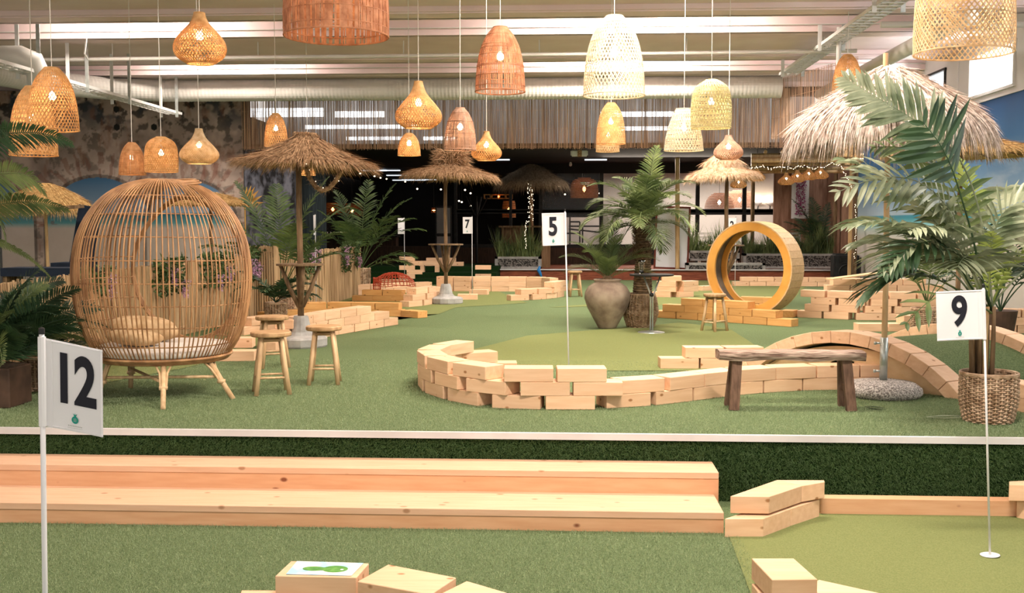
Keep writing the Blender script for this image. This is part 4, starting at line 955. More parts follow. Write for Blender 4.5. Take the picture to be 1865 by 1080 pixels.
lamp('small open basket pendant lamp behind the amber bell', 1107, 222, 276, 42, .38, 'cyl', 'open', 'pale', 5, cord=False)
lamp('whitish open-weave dome pendant lamp above the palm', 1246, 199, 274, 70, .50, 'cone', 'open', 'cream', 10)
lamp('straw yellow open-weave dome pendant lamp above the palm', 1296, 146, 233, 72, .50, 'dome', 'open', 'straw', 11)
lamp('rose gourd pendant lamp above the two-tiered parasol', 1327, 247, 291, 53, .42, 'gourd', 'diag', 'rose', 6)
lamp('huge amber drum pendant lamp cut off at the top right', 1759, -70, 97, 168, .76, 'drum', 'diag', 'pale', 12, nst=76, bulbq=.3)
lamp('amber bell pendant lamp behind the top of the big parasol', 1544, 100, 172, 52, .46, 'bell', 'diag', 'amber', 8)
lamp('pale bell pendant lamp hanging just below the big parasol rim', 1547, 205, 284, 40, .42, 'bell', 'diag', 'pale', 7, cord=True)
lamp('small amber basket pendant lamp under the near parasol', 560, 296, 319, 29, .30, 'cyl', 'open', 'amber', 4, cord=True)

# ================================================================== PALMS
def bez(p0, az, el, L, droop, n=22, curl=0):
    """frond midrib leaving p0 at azimuth az and elevation el, bending down under its weight"""
    P = [np.array(p0, float)]; e = el; a = az; ds = L/n
    for i in range(n):
        P.append(P[-1]+ds*np.array((math.cos(e)*math.cos(a), math.cos(e)*math.sin(a), math.sin(e)))); e -= droop/n*(.4+1.2*i/n); a += curl/n
    return np.array(P)
def frond_mb(p0, az, el, L, droop, nl=34, ll=.34, lw=.024, stalk=.22, fold=.35, fwd=.9, sagl=.25, rr=.007, curl=0, jit=.1, tip=.25, roll=0):
    P = bez(p0, az, el, L, droop, curl=curl); T = nrm(np.gradient(P, axis=0)); up = np.array((0, 0, 1.)); n = len(P)
    S = nrm(np.cross(T, up)); U = np.cross(S, T); S, U = S*math.cos(roll)+U*math.sin(roll), U*math.cos(roll)-S*math.sin(roll); m = MB(); m.tube(P, np.linspace(rr, rr*.3, n), 5, ref=U)
    q = np.linspace(stalk, .99, nl); u = (q-stalk)/(1-stalk); i = q*(n-1); i0 = i.astype(int).clip(0, n-2); f = (i-i0)[:, None]
    B = P[i0]*(1-f)+P[i0+1]*f; t = T[i0]; s = S[i0]; v = U[i0]
    env = np.sin(PI*np.clip(.16+.84*u**.8, 0, 1))**.6*(1-u*tip)+.12; env = env/env.max()
    for sg in (-1, 1):
        g = rng.normal(0, jit, (nl, 3)); l = ll*env*rng.uniform(.88, 1.08, nl)
        D = nrm(t*(fwd*(.55+.75*u))[:, None]+s*sg+v*fold+g)*l[:, None]; bend = np.zeros((nl, 3)); bend[:, 2] = -sagl*l
        side = nrm(np.cross(D, v+.35*s*sg)); w = lw*(.55+.45*env); 
        A0 = B-side*w[:, None]*.22; A1 = B+side*w[:, None]*.22; M1 = B+D*.38+bend*.15; M2 = B+D*.72+bend*.5; Tp = B+D+bend; h = v*(w*.12)[:, None]
        V = np.stack([A0, A1, M1-side*w[:, None]*.5+h, M1+side*w[:, None]*.5+h, M2-side*w[:, None]*.4+h, M2+side*w[:, None]*.4+h, Tp, M1, M2], 1)
        b = np.arange(nl)[:, None]*9
        m.f.setdefault(3, []).append(np.concatenate([np.concatenate([b, b+1, b+7], 1), np.concatenate([b+8, b+5, b+6], 1), np.concatenate([b+4, b+8, b+6], 1)])+m.n)
        m.add(V, np.concatenate([np.concatenate([b, b+7, b+2, b], 1)[:0], np.concatenate([b+2, b+7, b+8, b+4], 1), np.concatenate([b+7, b+3, b+5, b+8], 1)]))
        k = m.n-nl*9; m.f[3].append(np.concatenate([np.concatenate([b, b+7, b+2], 1), np.concatenate([b+7, b+1, b+3], 1)])+k)
    return m
def woven_basket(m, r0, r1, r2, h, rows, rs=.007, ns=28):
    """r0 foot radius, r1 belly, r2 rim"""
    R = lambda z: np.interp(z/h, [0, .08, .45, .85, 1], [r0*.93, r0, r1, (r1+r2)/2 if r1 > r2 else r2, r2])
    for i in range(ns):
        a = i*2*PI/ns; Z = np.linspace(0, h, 9); m.tube([(R(z)*math.cos(a), R(z)*math.sin(a), z) for z in Z], rs*1.1, 5)
    for k in range(rows):
        z = rs+(h-2*rs)*k/(rows-1); th = np.linspace(0, 2*PI, ns*4, endpoint=False); r = R(z)+rs*1.15*np.cos(th*ns/2+PI*(k % 2)); m.tube(np.stack([r*np.cos(th), r*np.sin(th), z+0*th], 1), rs*.72, 5, closed=True, ref=(0, 0, 1))
    for d in (0, rs*1.3): th = np.arange(48)*2*PI/48; m.tube(np.stack([(r2+.002)*np.cos(th), (r2+.002)*np.sin(th), h-d+0*th], 1), rs*1.3, 6, closed=True, ref=(0, 0, 1))
    m.lathe([(0, .012), (r0*.9, .012), (R(h*.45)-rs*1.6, h*.45), (r2-rs*1.6, h*.93)], 28, cap=False)
    return m
def palm(name, label, loc, fronds, leaf, pot=None, stems=0, stemh=.5, **kw):
    t = thing(name, label, 'potted plant', loc)
    if pot: pot(t)
    for i, f in enumerate(fronds):
        p0, az, el, L, dr = f[:5]; o = dict(kw); mk = leaf
        if len(f) > 5: o.update(f[5])
        mk = o.pop('leaf', leaf); frond_mb(p0, math.radians(az), math.radians(el), L, dr, **o).build('frond', M[mk], t)
    return t
# --- palm in a wicker basket, centre right
pb = G(1168, 598)
def pot1(t):
    woven_basket(MB(), .20, .255, .20, .48, 24, .0085, 30).build('basket', M['wicker'], t, smooth=True)
    MB().lathe([(0, .40), (.19, .40), (.19, .42), (0, .43)], 24, cap=False).build('soil', M['soil'], t)
    z = np.linspace(.40, 1.62, 70); r = .115+.02*np.sin(z*4)+np.where(np.arange(70) % 2, .014, 0); r[-14:] *= np.linspace(1, .4, 14)
    MB().tube(np.stack([.03*np.sin(z*2), 0*z, z], 1), r, 18).build('trunk', M['palm_trunk'], t)
    n = 1500; a = rng.uniform(0, 2*PI, n); zz = rng.uniform(.95, 1.6, n); P = np.stack([.11*np.cos(a)+.03*np.sin(zz*2), .11*np.sin(a), zz], 1); D = np.stack([np.cos(a)*.05, np.sin(a)*.05, rng.uniform(.02, .10, n)], 1)
    MB().blades(P, D, .008).build('trunk_fibre', M['palm_trunk'], t)
fr = []
for i in range(26):
    az = i*137.5; ring = i/26; el = 78-ring*75; fr.append(((.03, 0, 1.56-.10*ring), az, el+rng.uniform(-6, 6), .92+rng.uniform(-.1, .12), 1.5+ring*.5))
fr += [((.10, 0, 1.6), 60, 86, 1.05, .5), ((0, 0, 1.5), 186, 25, .95, 1.5), ((0, 0, 1.45), 200, 5, .85, 1.1)]
palm('potted_palm', 'tall palm with a fibrous trunk standing in a bellied wicker basket', (pb.x, pb.y+.2, 0), fr, 'palm', pot1, nl=46, ll=.30, lw=.017, stalk=.16, fold=.30, sagl=.22, rr=.008)
# --- cycad in the clay urn
ub = G(1107, 601)
def pot2(t):
    MB().lathe([(0, 0), (.12, 0), (.135, .02), (.20, .14), (.285, .30), (.325, .43), (.318, .52), (.27, .60), (.20, .645), (.175, .66), (.195, .685), (.20, .70), (.18, .705), (.165, .69), (.15, .62), (0, .60)], 56, cap=False).build('urn', M['clay'], t, smooth=True)
    MB().lathe([(0, .58), (.08, .60), (.09, .68), (.06, .74), (0, .76)], 16, cap=False).build('caudex', M['palm_trunk'], t)
fr = [((0, 0, .70), a, e, L*1.28, d) for a, e, L, d in ((178, 52, .62, 1.35), (165, 72, .70, 1.0), (95, 82, .75, .5), (60, 80, .78, .4), (20, 74, .80, .6), (0, 55, .72, 1.3), (-25, 50, .70, 1.5), (200, 66, .66, 1.2), (235, 62, .60, 1.4), (-70, 72, .66, 1.0), (130, 60, .70, 1.2), (45, 58, .72, 1.2), (270, 60, .5, 1.5), (10, 86, .80, .3), (150, 34, .6, 1.4), (-10, 30, .62, 1.4))]
palm('urn_cycad', 'cycad fern growing from a big weathered clay urn', (ub.x, ub.y+.25, 0), fr, 'palm', pot2, nl=44, ll=.20, lw=.011, stalk=.10, fold=.45, sagl=.12, rr=.006, jit=.05)
# --- big kentia palm in the square basket at the right
rb = G(1799, 767); rbc = (rb.x, rb.y, 0)
def pot3(t):
    woven_basket(MB(), .175, .20, .198, .365, 26, .0075, 30).build('basket', M['wicker'], t, smooth=True)
    MB().lathe([(0, .30), (.18, .30), (.18, .31), (0, .32)], 24, cap=False).build('soil', M['soil'], t)
    for i in range(9):
        a = i*.7; r = .035+.02*(i % 3); MB().tube([(r*math.cos(a)-.06, r*math.sin(a), .30), (r*1.2*math.cos(a)-.065, r*math.sin(a), .62), (r*1.0*math.cos(a)-.055, r*math.sin(a), .86)], [.022, .017, .014], 8).build('stem', M['bamboo'] if i % 3 == 1 else M['trunkwood'], t, smooth=True)
def pot_b(r, h):
    def f(t): woven_basket(MB(), r*.88, r, r, h, 14, .009, 24).build('basket', M['wicker'], t, smooth=True)
    return f
def to(px, py, Y, base=rbc): p = A(px, py, Y); return (p.x-base[0], p.y-base[1], p.z)
W = dict(lw=.050, ll=.52, nl=16, sagl=.30, fold=.12, rr=.010, jit=.08)
fr = [((-.06, 0, .8), 172, 70, 1.62, 1.05, dict(W, stalk=.45)), ((-.06, 0, .8), 186, 64, 1.35, 1.55, dict(W, stalk=.42)), ((-.04, 0, .8), 200, 62, 1.15, 1.9, dict(W, stalk=.4)),
      ((-.06, 0, .8), 150, 78, 1.95, .65, dict(W, stalk=.55, ll=.36)), ((-.04, 0, .8), 130, 75, 1.5, 1.3, dict(W, stalk=.45)), ((-.05, 0, .8), 60, 76, 1.35, 1.3, dict(W, stalk=.45)),
      ((-.03, 0, .8), 15, 66, 1.25, 1.5, dict(W, stalk=.42)), ((-.03, 0, .8), -10, 60, 1.15, 1.7, dict(W, stalk=.4)), ((-.05, 0, .8), 215, 70, 1.2, 1.7, dict(W, stalk=.45)),
      ((-.05, 0, .8), 176, 48, 1.0, 1.9, dict(W, stalk=.38, leaf='palm_dark')), ((-.04, 0, .8), 235, 66, .95, 1.9, dict(W, stalk=.4)), ((-.02, 0, .8), 40, 52, 1.0, 1.6, dict(W, stalk=.4, leaf='palm_dark')),
      ((-.02, 0, .78), -40, 75, .75, .8, dict(W, stalk=.3, leaf='palm_lime', ll=.22, lw=.03)), ((-.02, 0, .78), 250, 80, .7, .7, dict(W, stalk=.3, leaf='palm_lime', ll=.2, lw=.03)), ((-.05, 0, .9), 120, 84, 1.1, .4, dict(W, stalk=.6, leaf='palm_lime', ll=.22, lw=.03)),
      ((-.05, 0, .8), 190, 76, 1.25, 1.25, dict(W, stalk=.5)), ((-.05, 0, .8), 164, 60, 1.15, 1.5, dict(W, stalk=.42, leaf='palm_grey'))]
t2 = palm('potted_palm', 'broad-leaved palm in a straight brown wicker basket at the right', rbc, fr, 'palm_grey', pot3)
def place_frond(t, pts, m_, nl, ll, lw, stalk, fold=.15, sagl=.1, fwd=.9, rr=.007, roll=0, jit=.1):
    """frond through given world points"""
    global bez
    P = np.array(pts)-np.array(t.location); d = np.concatenate([[0], np.cumsum(np.linalg.norm(np.diff(P, axis=0), axis=1))]); q = np.linspace(0, d[-1], 23); Q = np.stack([np.interp(q, d, P[:, i]) for i in range(3)], 1)
    for _ in range(5): Q[1:-1] = (Q[:-2]+2*Q[1:-1]+Q[2:])/4
    old = bez; bez = lambda *a, **k: Q
    mb = frond_mb((0, 0, 0), 0, 0, 1, 0, nl=nl, ll=ll, lw=lw, stalk=stalk, fold=fold, sagl=sagl, fwd=fwd, rr=rr, roll=roll, jit=jit); bez = old
    return mb.build('frond', M[m_], t)
b_ = Vector(rbc)+Vector((.02, 0, .8))
place_frond(t2, [b_, A(1800, 500, 8.0), A(1786, 380, 7.95), A(1745, 270, 7.7), A(1680, 225, 7.72), A(1600, 180, 7.75), A(1535, 140, 7.8)], 'palm_grey', 34, .36, .045, .56, fold=.15, sagl=.12, roll=1.15, rr=.009)
place_frond(t2, [b_, A(1790, 520, 7.9), A(1772, 430, 7.75), A(1748, 350, 7.6), A(1733, 300, 7.5), A(1712, 255, 7.45), A(1680, 222, 7.45)], 'palm_dark', 9, .46, .062, .74, fold=-.05, sagl=-.02, roll=1.5, rr=.010, fwd=.55)  # dark leaf colour stands in for the shade on this backlit frond

for pts, mm, nl, ll, rl in (([b_, A(1762, 470, 7.95), A(1728, 370, 7.85), A(1665, 318, 7.75), A(1590, 322, 7.7), A(1525, 350, 7.7)], 'palm_grey', 17, .40, .9),
                            ([b_, A(1764, 520, 7.9), A(1738, 458, 7.8), A(1696, 432, 7.7), A(1648, 452, 7.65), A(1612, 500, 7.6)], 'palm_dark', 15, .32, .5),
                            ([b_, A(1768, 450, 8.0), A(1742, 350, 8.1), A(1700, 285, 8.15), A(1640, 262, 8.2), A(1590, 268, 8.2)], 'palm', 15, .36, .8),
                            ([b_, A(1800, 480, 8.0), A(1815, 400, 8.0), A(1850, 362, 7.9), A(1900, 380, 7.9)], 'palm_grey', 16, .42, -.8),
                            ([b_, A(1790, 560, 7.85), A(1770, 540, 7.7), A(1720, 530, 7.6), A(1675, 560, 7.55), A(1650, 590, 7.5)], 'palm', 7, .26, .6)):
    place_frond(t2, pts, mm, nl, ll, .050, .40, fold=.1, sagl=.25, roll=rl, rr=.009, jit=.08)

# --- left foreground plants
lb = G(-30, 770); 
def box_planter(t):
    m = MB().box((0, 0, .16), (.42, .36, .32)); o = m.build('planter_box', M['brown_pot'], t); bevel(o.data, .01)
    MB().box((0, 0, .31), (.36, .30, .04)).build('soil', M['soil'], t)
fr = []
for i in range(30):
    az = rng.uniform(-75, 75) if i % 3 else rng.uniform(0, 360); fr.append(((.02*math.cos(i), .02*math.sin(i), .34), az, rng.uniform(20, 82), rng.uniform(.68, 1.05), rng.uniform(.8, 1.7), dict(roll=rng.uniform(-1, 1), leaf='palm' if i % 5 == 0 else 'palm_dark')))
palm('potted_palm', 'dark bushy cycad in a brown box at the left frame edge', (A(-8, 700, 8.4).x, 8.4, 0), fr, 'palm_dark', box_planter, nl=44, ll=.20, lw=.018, stalk=.08, fold=.3, sagl=.15, rr=.006, jit=.06)
fr = []
for i in range(14): fr.append(((0, 0, .30), rng.uniform(-60, 60), rng.uniform(10, 60), rng.uniform(.5, .7), rng.uniform(1.2, 2.2)))
palm('potted_palm', 'low dark fern beside the left front leg of the egg chair', (A(70, 690, 9.2).x, 9.2, 0), fr, 'palm_dark', pot_b(.14, .3), nl=36, ll=.17, lw=.013, stalk=.1, fold=.3, sagl=.15, rr=.006, jit=.06)
t = thing('tall_palm', 'tall palm with arching fronds reaching in from the left frame edge', 'potted plant', (A(-120, 500, 7.9).x, 8.6, 0))
MB().tube([(0, 0, 0), (.02, 0, .8), (0, 0, 1.75)], [.09, .07, .06], 14).build('trunk', M['palm_trunk'], t)
MB().lathe([(0, 0), (.2, 0), (.24, .3), (.22, .3), (0, .28)], 24, cap=False).build('pot', M['brown_pot'], t)
tw = t.location
for pts, mm, nl, ll in (([tw+Vector((0, 0, 1.7)), A(-60, 262, 8.3), A(0, 245, 8.1), A(60, 238, 8.0), A(100, 246, 7.95), A(132, 262, 7.9)], 'palm_dark', 60, .22),
                        ([tw+Vector((0, 0, 1.7)), A(-70, 330, 8.3), A(-20, 318, 8.0), A(30, 312, 7.9), A(62, 320, 7.85), A(82, 350, 7.8)], 'palm', 56, .26),
                        ([tw+Vector((0, 0, 1.6)), A(-70, 400, 8.4), A(-10, 372, 8.2), A(50, 366, 8.1), A(95, 372, 8.0), A(125, 382, 8.0)], 'palm', 56, .20),
                        ([tw+Vector((0, 0, 1.5)), A(-90, 440, 8.4), A(-40, 425, 8.2), A(20, 448, 8.1), A(60, 470, 8.0), A(92, 505, 8.0)], 'palm', 60, .09),
                        ([tw+Vector((0, 0, 1.5)), A(-90, 390, 8.4), A(-50, 370, 8.2), A(-15, 375, 8.1), A(5, 410, 8.0), A(12, 450, 8.0)], 'palm', 50, .18),
                        ([tw+Vector((0, 0, 1.7)), A(-90, 240, 8.4), A(-50, 215, 8.2), A(-20, 220, 8.1), A(10, 240, 8.0), A(30, 270, 8.0)], 'palm_dark', 50, .2)):
    place_frond(t, pts, mm, int(nl*1.15), ll, .017, .12, fold=.1, sagl=.22, roll=1.0, jit=.06)
# --- dark kentias behind the fence line and in baskets
fr = [((0, 0, .3), a, e, L, d) for a, e, L, d in ((185, 72, 1.9, .9), (160, 78, 2.1, .6), (110, 80, 2.0, .5), (30, 80, 2.15, .6), (10, 72, 1.9, .9), (-20, 66, 1.7, 1.2), (200, 60, 1.6, 1.3), (240, 66, 1.5, 1.3), (300, 70, 1.7, 1.1), (350, 58, 1.5, 1.4), (175, 52, 1.4, 1.4))]
palm('potted_palm', 'dark kentia palm behind the pole of the near bar table', (A(512, 500, 17.3).x, 17.3, 0), fr, 'palm_mid', pot_b(.22, .35), nl=24, ll=.42, lw=.040, stalk=.40, sagl=.25, fold=.2, rr=.011)
fr = [((0, 0, .4), a, e, L, d) for a, e, L, d in ((185, 74, 1.7, .8), (150, 80, 2.0, .5), (80, 82, 2.2, .4), (20, 80, 2.2, .6), (5, 74, 2.1, .9), (-10, 70, 1.9, 1.3), (10, 62, 1.9, 1.4), (200, 66, 1.5, 1.2), (260, 70, 1.7, 1.2), (320, 70, 1.9, 1.2), (0, 40, 1.4, 1.2), (-15, 30, 1.3, 1.0))]
palm('potted_palm', 'dark kentia palm in a pale round basket at the end of the fence', (A(655, 500, 24).x, 24.0, 0), fr, 'palm_mid', pot_b(.24, .50), nl=26, ll=.50, lw=.042, stalk=.35, sagl=.25, fold=.2, rr=.012)
fr = [((0, 0, .3), a, e, L, d) for a, e, L, d in ((0, 50, .8, 1.6), (-20, 40, .7, 1.6), (200, 50, .7, 1.6), (180, 65, .8, 1.3), (270, 50, .7, 1.5), (-40, 60, .8, 1.5), (20, 30, .7, 1.2))]
palm('potted_palm', 'low dark fern against the cane fence behind the bar table', (A(492, 540, 15.6).x, 15.9, 0), fr, 'palm_dark', pot_b(.16, .3), nl=34, ll=.26, lw=.024, stalk=.15, sagl=.25, fold=.2, rr=.008)
# right background foliage
fr = [((0, 0, .4), a, e, L, d) for a, e, L, d in ((180, 70, 1.2, 1.0), (150, 80, 1.4, .7), (60, 76, 1.3, .9), (20, 66, 1.2, 1.2), (210, 62, 1.0, 1.4), (260, 70, 1.1, 1.2), (330, 60, 1.0, 1.4))]
palm('potted_palm', 'green palm against the beach mural behind the bamboo pole', (A(1690, 500, 14.6).x, 14.6, 0), fr, 'palm', pot_b(.2, .35), nl=26, ll=.34, lw=.026, stalk=.35, sagl=.3, fold=.2, rr=.010)
fr = [((0, 0, .4), a, e, L, d) for a, e, L, d in ((180, 80, 1.4, .7), (120, 82, 1.5, .5), (40, 78, 1.3, .9), (0, 60, 1.2, 1.4), (220, 70, 1.1, 1.2), (300, 66, 1.1, 1.3), (190, 60, 1.0, 1.5))]
palm('potted_palm', 'dark slender palm beside the wall pipes at the right frame edge', (A(1822, 560, 13.4).x, 13.4, 0), fr, 'palm_dark', lambda t: MB().lathe([(0, 0), (.14, 0), (.2, .42), (.18, .42), (0, .38)], 24, cap=False).build('pot', M['brown_pot'], t), nl=16, ll=.30, lw=.030, stalk=.35, sagl=.3, fold=.2, rr=.010)
fr = [((0, 0, .3), a, e, L, d) for a, e, L, d in ((180, 70, 1.5, 1.2), (150, 80, 1.9, .8), (100, 82, 1.9, .7), (120, 70, 1.6, 1.1), (210, 66, 1.4, 1.4), (240, 75, 1.5, 1.2), (190, 50, 1.2, 1.5), (40, 85, 1.6, .4))]
palm('potted_palm', 'dark fan palm inside the timber pergola on the stage', (A(1494, 420, 31.0).x, 31.0, .27), fr, 'palm_dark', pot_b(.22, .4), nl=40, ll=.40, lw=.028, stalk=.25, sagl=.35, fold=.2, rr=.012)
# fallen leaflets
for lab, px, py, a, L in (('dark fallen palm leaflet on the turf beside the pebbled base', 1592, 745, -.7, .16), ('long fallen palm leaflet on the turf left of the wicker basket', 1722, 762, .12, .3)):
    p = G(px, py); m = MB()
    for k in (-1, 1):
        P = [(L*(q-.5), k*.012*math.sin(PI*q)+.01*q*k, .012+.006*k*math.sin(q*3)) for q in np.linspace(0, 1, 10)]; m.tube(P, [.004+.009*math.sin(PI*q) for q in np.linspace(0, 1, 10)], 4, flat=.15, ref=(0, 0, 1))
    o = m.build('fallen_leaf', M['palm_grey'] if L > .2 else M['palm_dark']); o.location = p; o.rotation_euler = (0, 0, a); tag(o, lab, 'leaf')

# bistro table with a glass
tb = G(1186, 606); t = thing('bistro_table', 'dark round bistro table in front of the wicker basket palm', 'table', (tb.x, tb.y, 0)); tz = .80
MB().lathe([(0, tz-.022), (.295, tz-.022), (.30, tz-.012), (.30, tz), (0, tz)], 48, cap=False).build('table_top', M['black'], t)
m = MB().tube([(-.012, 0, .02), (-.012, 0, .52), (-.11, 0, tz-.02)], .011, 8).tube([(.018, 0, .02), (.018, 0, .50), (.12, 0, tz-.02)], .011, 8)
m.build('pedestal', M['steel'], t, smooth=True); MB().lathe([(0, 0), (.19, 0), (.18, .012), (.06, .028), (0, .03)], 40, cap=False).build('foot', M['steel'], t, smooth=True)
MB().tube([(.0, -.03, .52), (.0, .03, .52)], .028, 12).build('knob', M['black'], t, smooth=True)
gl_ = MB().lathe([(0, 0), (.030, 0), (.030, .01), (.034, .06), (.043, .15), (.045, .19), (.042, .19), (.040, .15), (.031, .06), (.027, .012), (0, .012)], 24, cap=False).build('drinking_glass', M['glass'], smooth=True)
gl_.location = (tb.x-.14, tb.y, tz+.001); tag(gl_, 'empty drinking glass on the dark bistro table', 'glass')

# ================================================================== CANE FENCE, FLOWERS
fp = np.array([(A(-60, 500, 8.6).x, 8.3), (-5.0, 11.2), (-5.15, 14), (-4.95, 17.2), (A(610, 455, 20.2).x, 20.2), (A(655, 450, 22.4).x, 22.4)])
d = np.concatenate([[0], np.cumsum(np.linalg.norm(np.diff(fp, axis=0), axis=1))])
def fence(label, s0, s1, h0, h1):
    m = MB(); s = s0; n = 0
    while s < s1:
        x, y = np.interp(s, d, fp[:, 0]), np.interp(s, d, fp[:, 1]); h = h0+(h1-h0)*(s-s0)/(s1-s0)+rng.normal(0, .012); r = rng.uniform(.009, .016)
        m.tube([(x+rng.normal(0, .006), y, 0), (x+rng.normal(0, .008), y, h)], r, 5); s += r*1.75
    for z in (.12, .45, .8): m.tube([(np.interp(q, d, fp[:, 0]), np.interp(q, d, fp[:, 1]), z) for q in np.linspace(s0, s1, 20)], .006, 4)
    tag(m.build('cane_fence', M['fence']), label, 'fence', 'cane fences')
fence('cane fence behind the left palms and the egg chair', 0, 8.6, .94, 1.0)
fence('cane fence with wisteria ending at the fern basket', 8.65, d[-1], 1.02, 1.02)
x, y = np.interp(8.65, d, fp[:, 0]), np.interp(8.65, d, fp[:, 1])
t = thing('cane_post', 'cane covered square post on the fence behind the bar table', 'post', (x+.12, y-.1, 0)); m = MB()
for i in range(40):
    a = i/40*4; k = int(a); f = a-k; c = [(-.2+.4*f, -.13), (.2, -.13+.26*f), (.2-.4*f, .13), (-.2, .13-.26*f)][k]; m.tube([(c[0], c[1], 0), (c[0], c[1], 1.13+rng.normal(0, .006))], .017, 5)
m.build('cane_cladding', M['fence'], t)
def garland(label, s, z, w, hgt, n, pink, off=.05):
    x, y = np.interp(s, d, fp[:, 0]), np.interp(s, d, fp[:, 1]); i = np.searchsorted(d, s)-1; tg = nrm(np.array([*(fp[i+1]-fp[i]), 0])); nn = np.array((tg[1], -tg[0], 0))
    t = thing('wisteria_garland', label, 'flower garland', (x, y, z), 0, 'wisteria garlands on the cane fence')
    P = tg*rng.uniform(-w, w, n)[:, None]+nn*(off+rng.uniform(0, .05, n))[:, None]; P[:, 2] = -hgt*rng.uniform(0, 1, n)**1.4+.04
    MB().blades(P, rng.normal(0, .035, (n, 3)), .035, None, rng.normal(0, .008, (n, 3))).build('ivy', M['ivy'], t)
    for k in range(pink):
        c = tg*rng.uniform(-w*.8, w*.8)+nn*(off+.07); c[2] = -rng.uniform(0, hgt*.6); q = 130; zz = rng.uniform(0, 1, q); rr = .045*(1-zz*.8)
        P = np.stack([rng.normal(0, 1, q)*rr, rng.normal(0, 1, q)*rr, -zz*.24], 1)+c; MB().blades(P, rng.normal(0, .018, (q, 3)), .02).build('blossom', M['pink'], t)
for lab, s, z, w, hg, n, pk in (('wisteria garland by the left palms', 2.6, .98, .4, .3, 260, 1), ('wisteria garland seen through the egg chair, left one', 5.0, 1.0, .6, .45, 500, 2),
    ('wisteria garland seen through the egg chair, right one', 6.8, 1.02, .6, .5, 500, 2), ('wisteria garland hanging just right of the egg chair', 8.3, 1.05, .3, .5, 420, 3),
    ('wisteria garland behind the near bar table', 10.6, 1.08, .45, .6, 520, 3), ('wisteria garland left of the fern basket', 12.6, 1.08, .4, .55, 420, 2), ('dark ivy garland near the fence end', 13.6, 1.08, .2, .5, 300, 1)): garland(lab, s, z, w, hg, n, pk)
# items beyond the fence
p = A(440, 345, 20); m = MB()
for k in range(9):
    a = -1.3+k*.33; m.blades([(p.x+.06, 20, p.z-.30)], [(.42*math.sin(a)*.6+.1, rng.normal(0, .03), .42*math.cos(a))], .10, np.array([(math.cos(a), 0, -math.sin(a))]), np.array([(.02, 0, -.04)]))
m.tube([(p.x+.06, 20, 0), (p.x+.06, 20, p.z-.28)], .012, 6)
tag(m.build('dried_leaf', M['leaf_dry']), 'dried golden palm leaf behind the right side of the egg chair', 'dried leaf')
t = thing('sun_lounger', 'dark blue cushioned lounger beyond the cane fence', 'lounger', (A(85, 492, 15).x, 15, 0)); MB().box((0, 0, .80), (1.1, .5, .12)).build('cushion', M['navy'], t)
for s in (-1, 1): MB().box((s*.5, 0, .37), (.06, .45, .74)).build('leg', M['trunkwood'], t)
t = thing('armchair', 'navy sling chair with a pale arm beside the egg chair', 'chair', (A(135, 470, 16).x, 16, 0)); MB().bar((.1, 0, .85), (.28, 0, 1.75), .35, .04, (0, 1, 0)).build('backrest', M['navy'], t)
MB().bar((-.12, -.2, 1.72), (.26, -.2, 1.75), .05, .05).build('armrest', M['trunkwood'], t); MB().box((0, 0, .45), (.5, .5, .9)).build('base', M['navy'], t)

# red wire turtle-like sculpture and its block
rc_ = G(706, 549); t = thing('wire_sculpture', 'tangled red wire sculpture on the yellow block stack', 'wire sculpture', (rc_.x+.1, rc_.y+.15, .22)); m = MB()
for k in range(16):
    a = k*PI/16; P = [(.34*math.cos(q)*math.cos(a*1)*1.2, .20*math.cos(q)*math.sin(a), .08+.24*math.sin(q)+.02*math.sin(5*q+k)) for q in np.linspace(0, PI, 18)]; m.tube(P, .0055, 5)
for z, rr in ((.08, 1.0), (.16, .95), (.24, .75), (.30, .45)): m.tube([(.41*rr*math.cos(q), .2*rr*math.sin(q), z+.015*math.sin(q*4)) for q in np.arange(40)*2*PI/40], .0065, 5, closed=True, ref=(0, 0, 1))
for k in range(10):
    a = k*.63; m.tube([(-.33+.07*math.cos(a+q*.6), -.02+.05*math.sin(a+q*.6), -.0+.24*q) for q in np.linspace(0, 1, 8)], .0065, 5)
m.build('wire_body', M['wire_red'], t, smooth=True)

# ================================================================== THE BAR ROOM AND THE STAGE
def S(Y): return Y/F                       # metres per pixel at depth Y
def rect_frame(m, x0, x1, y, z0, z1, w, dpt=.06):
    m.box(((x0+x1)/2, y, z0), (x1-x0+w, dpt, w)); m.box(((x0+x1)/2, y, z1), (x1-x0+w, dpt, w)); m.box((x0, y, (z0+z1)/2), (w, dpt, z1-z0)); m.box((x1, y, (z0+z1)/2), (w, dpt, z1-z0))
YG = 33.2                                  # glazed partition behind the stage
gx = lambda px: A(px, 400, YG).x
gz = lambda py: A(1000, py, YG).z
gm_ = MB()
for px in (985, 1095, 1190, 1270, 1355, 1438): gm_.box((gx(px), YG, (gz(300)+.0)/2), (.12, .1, gz(300)))
for px in (830, 930): gm_.box((gx(px), YG, gz(300)/2), (.09, .1, gz(300)))
for py, w in ((303, .10), (384, .10), (448, .10), (386, .1)): gm_.box(((gx(825)+gx(1438))/2, YG, gz(py)), (gx(1438)-gx(825), .09, w))
gm_.box(((gx(1200)+gx(1425))/2, YG-.15, gz(390)), (gx(1425)-gx(1200), .3, .05))
w = struct(gm_.build('window_8', M['black']))
MB().box(((gx(985)+gx(1438))/2, YG+.03, (gz(448)+gz(303))/2), (gx(1438)-gx(985), .01, gz(303)-gz(448))).build('pane', M['glazing'], w)
struct(MB().box(((gx(600)+gx(1440))/2, YG+.0, gz(448)/2), (gx(1440)-gx(600), .08, gz(448)-.02)).build('wall_back', M['dark_wood']))
struct(MB().box((.6, YG-.01, 3.24), (9.2, .1, .34)).build('wall_back', M['dark']))
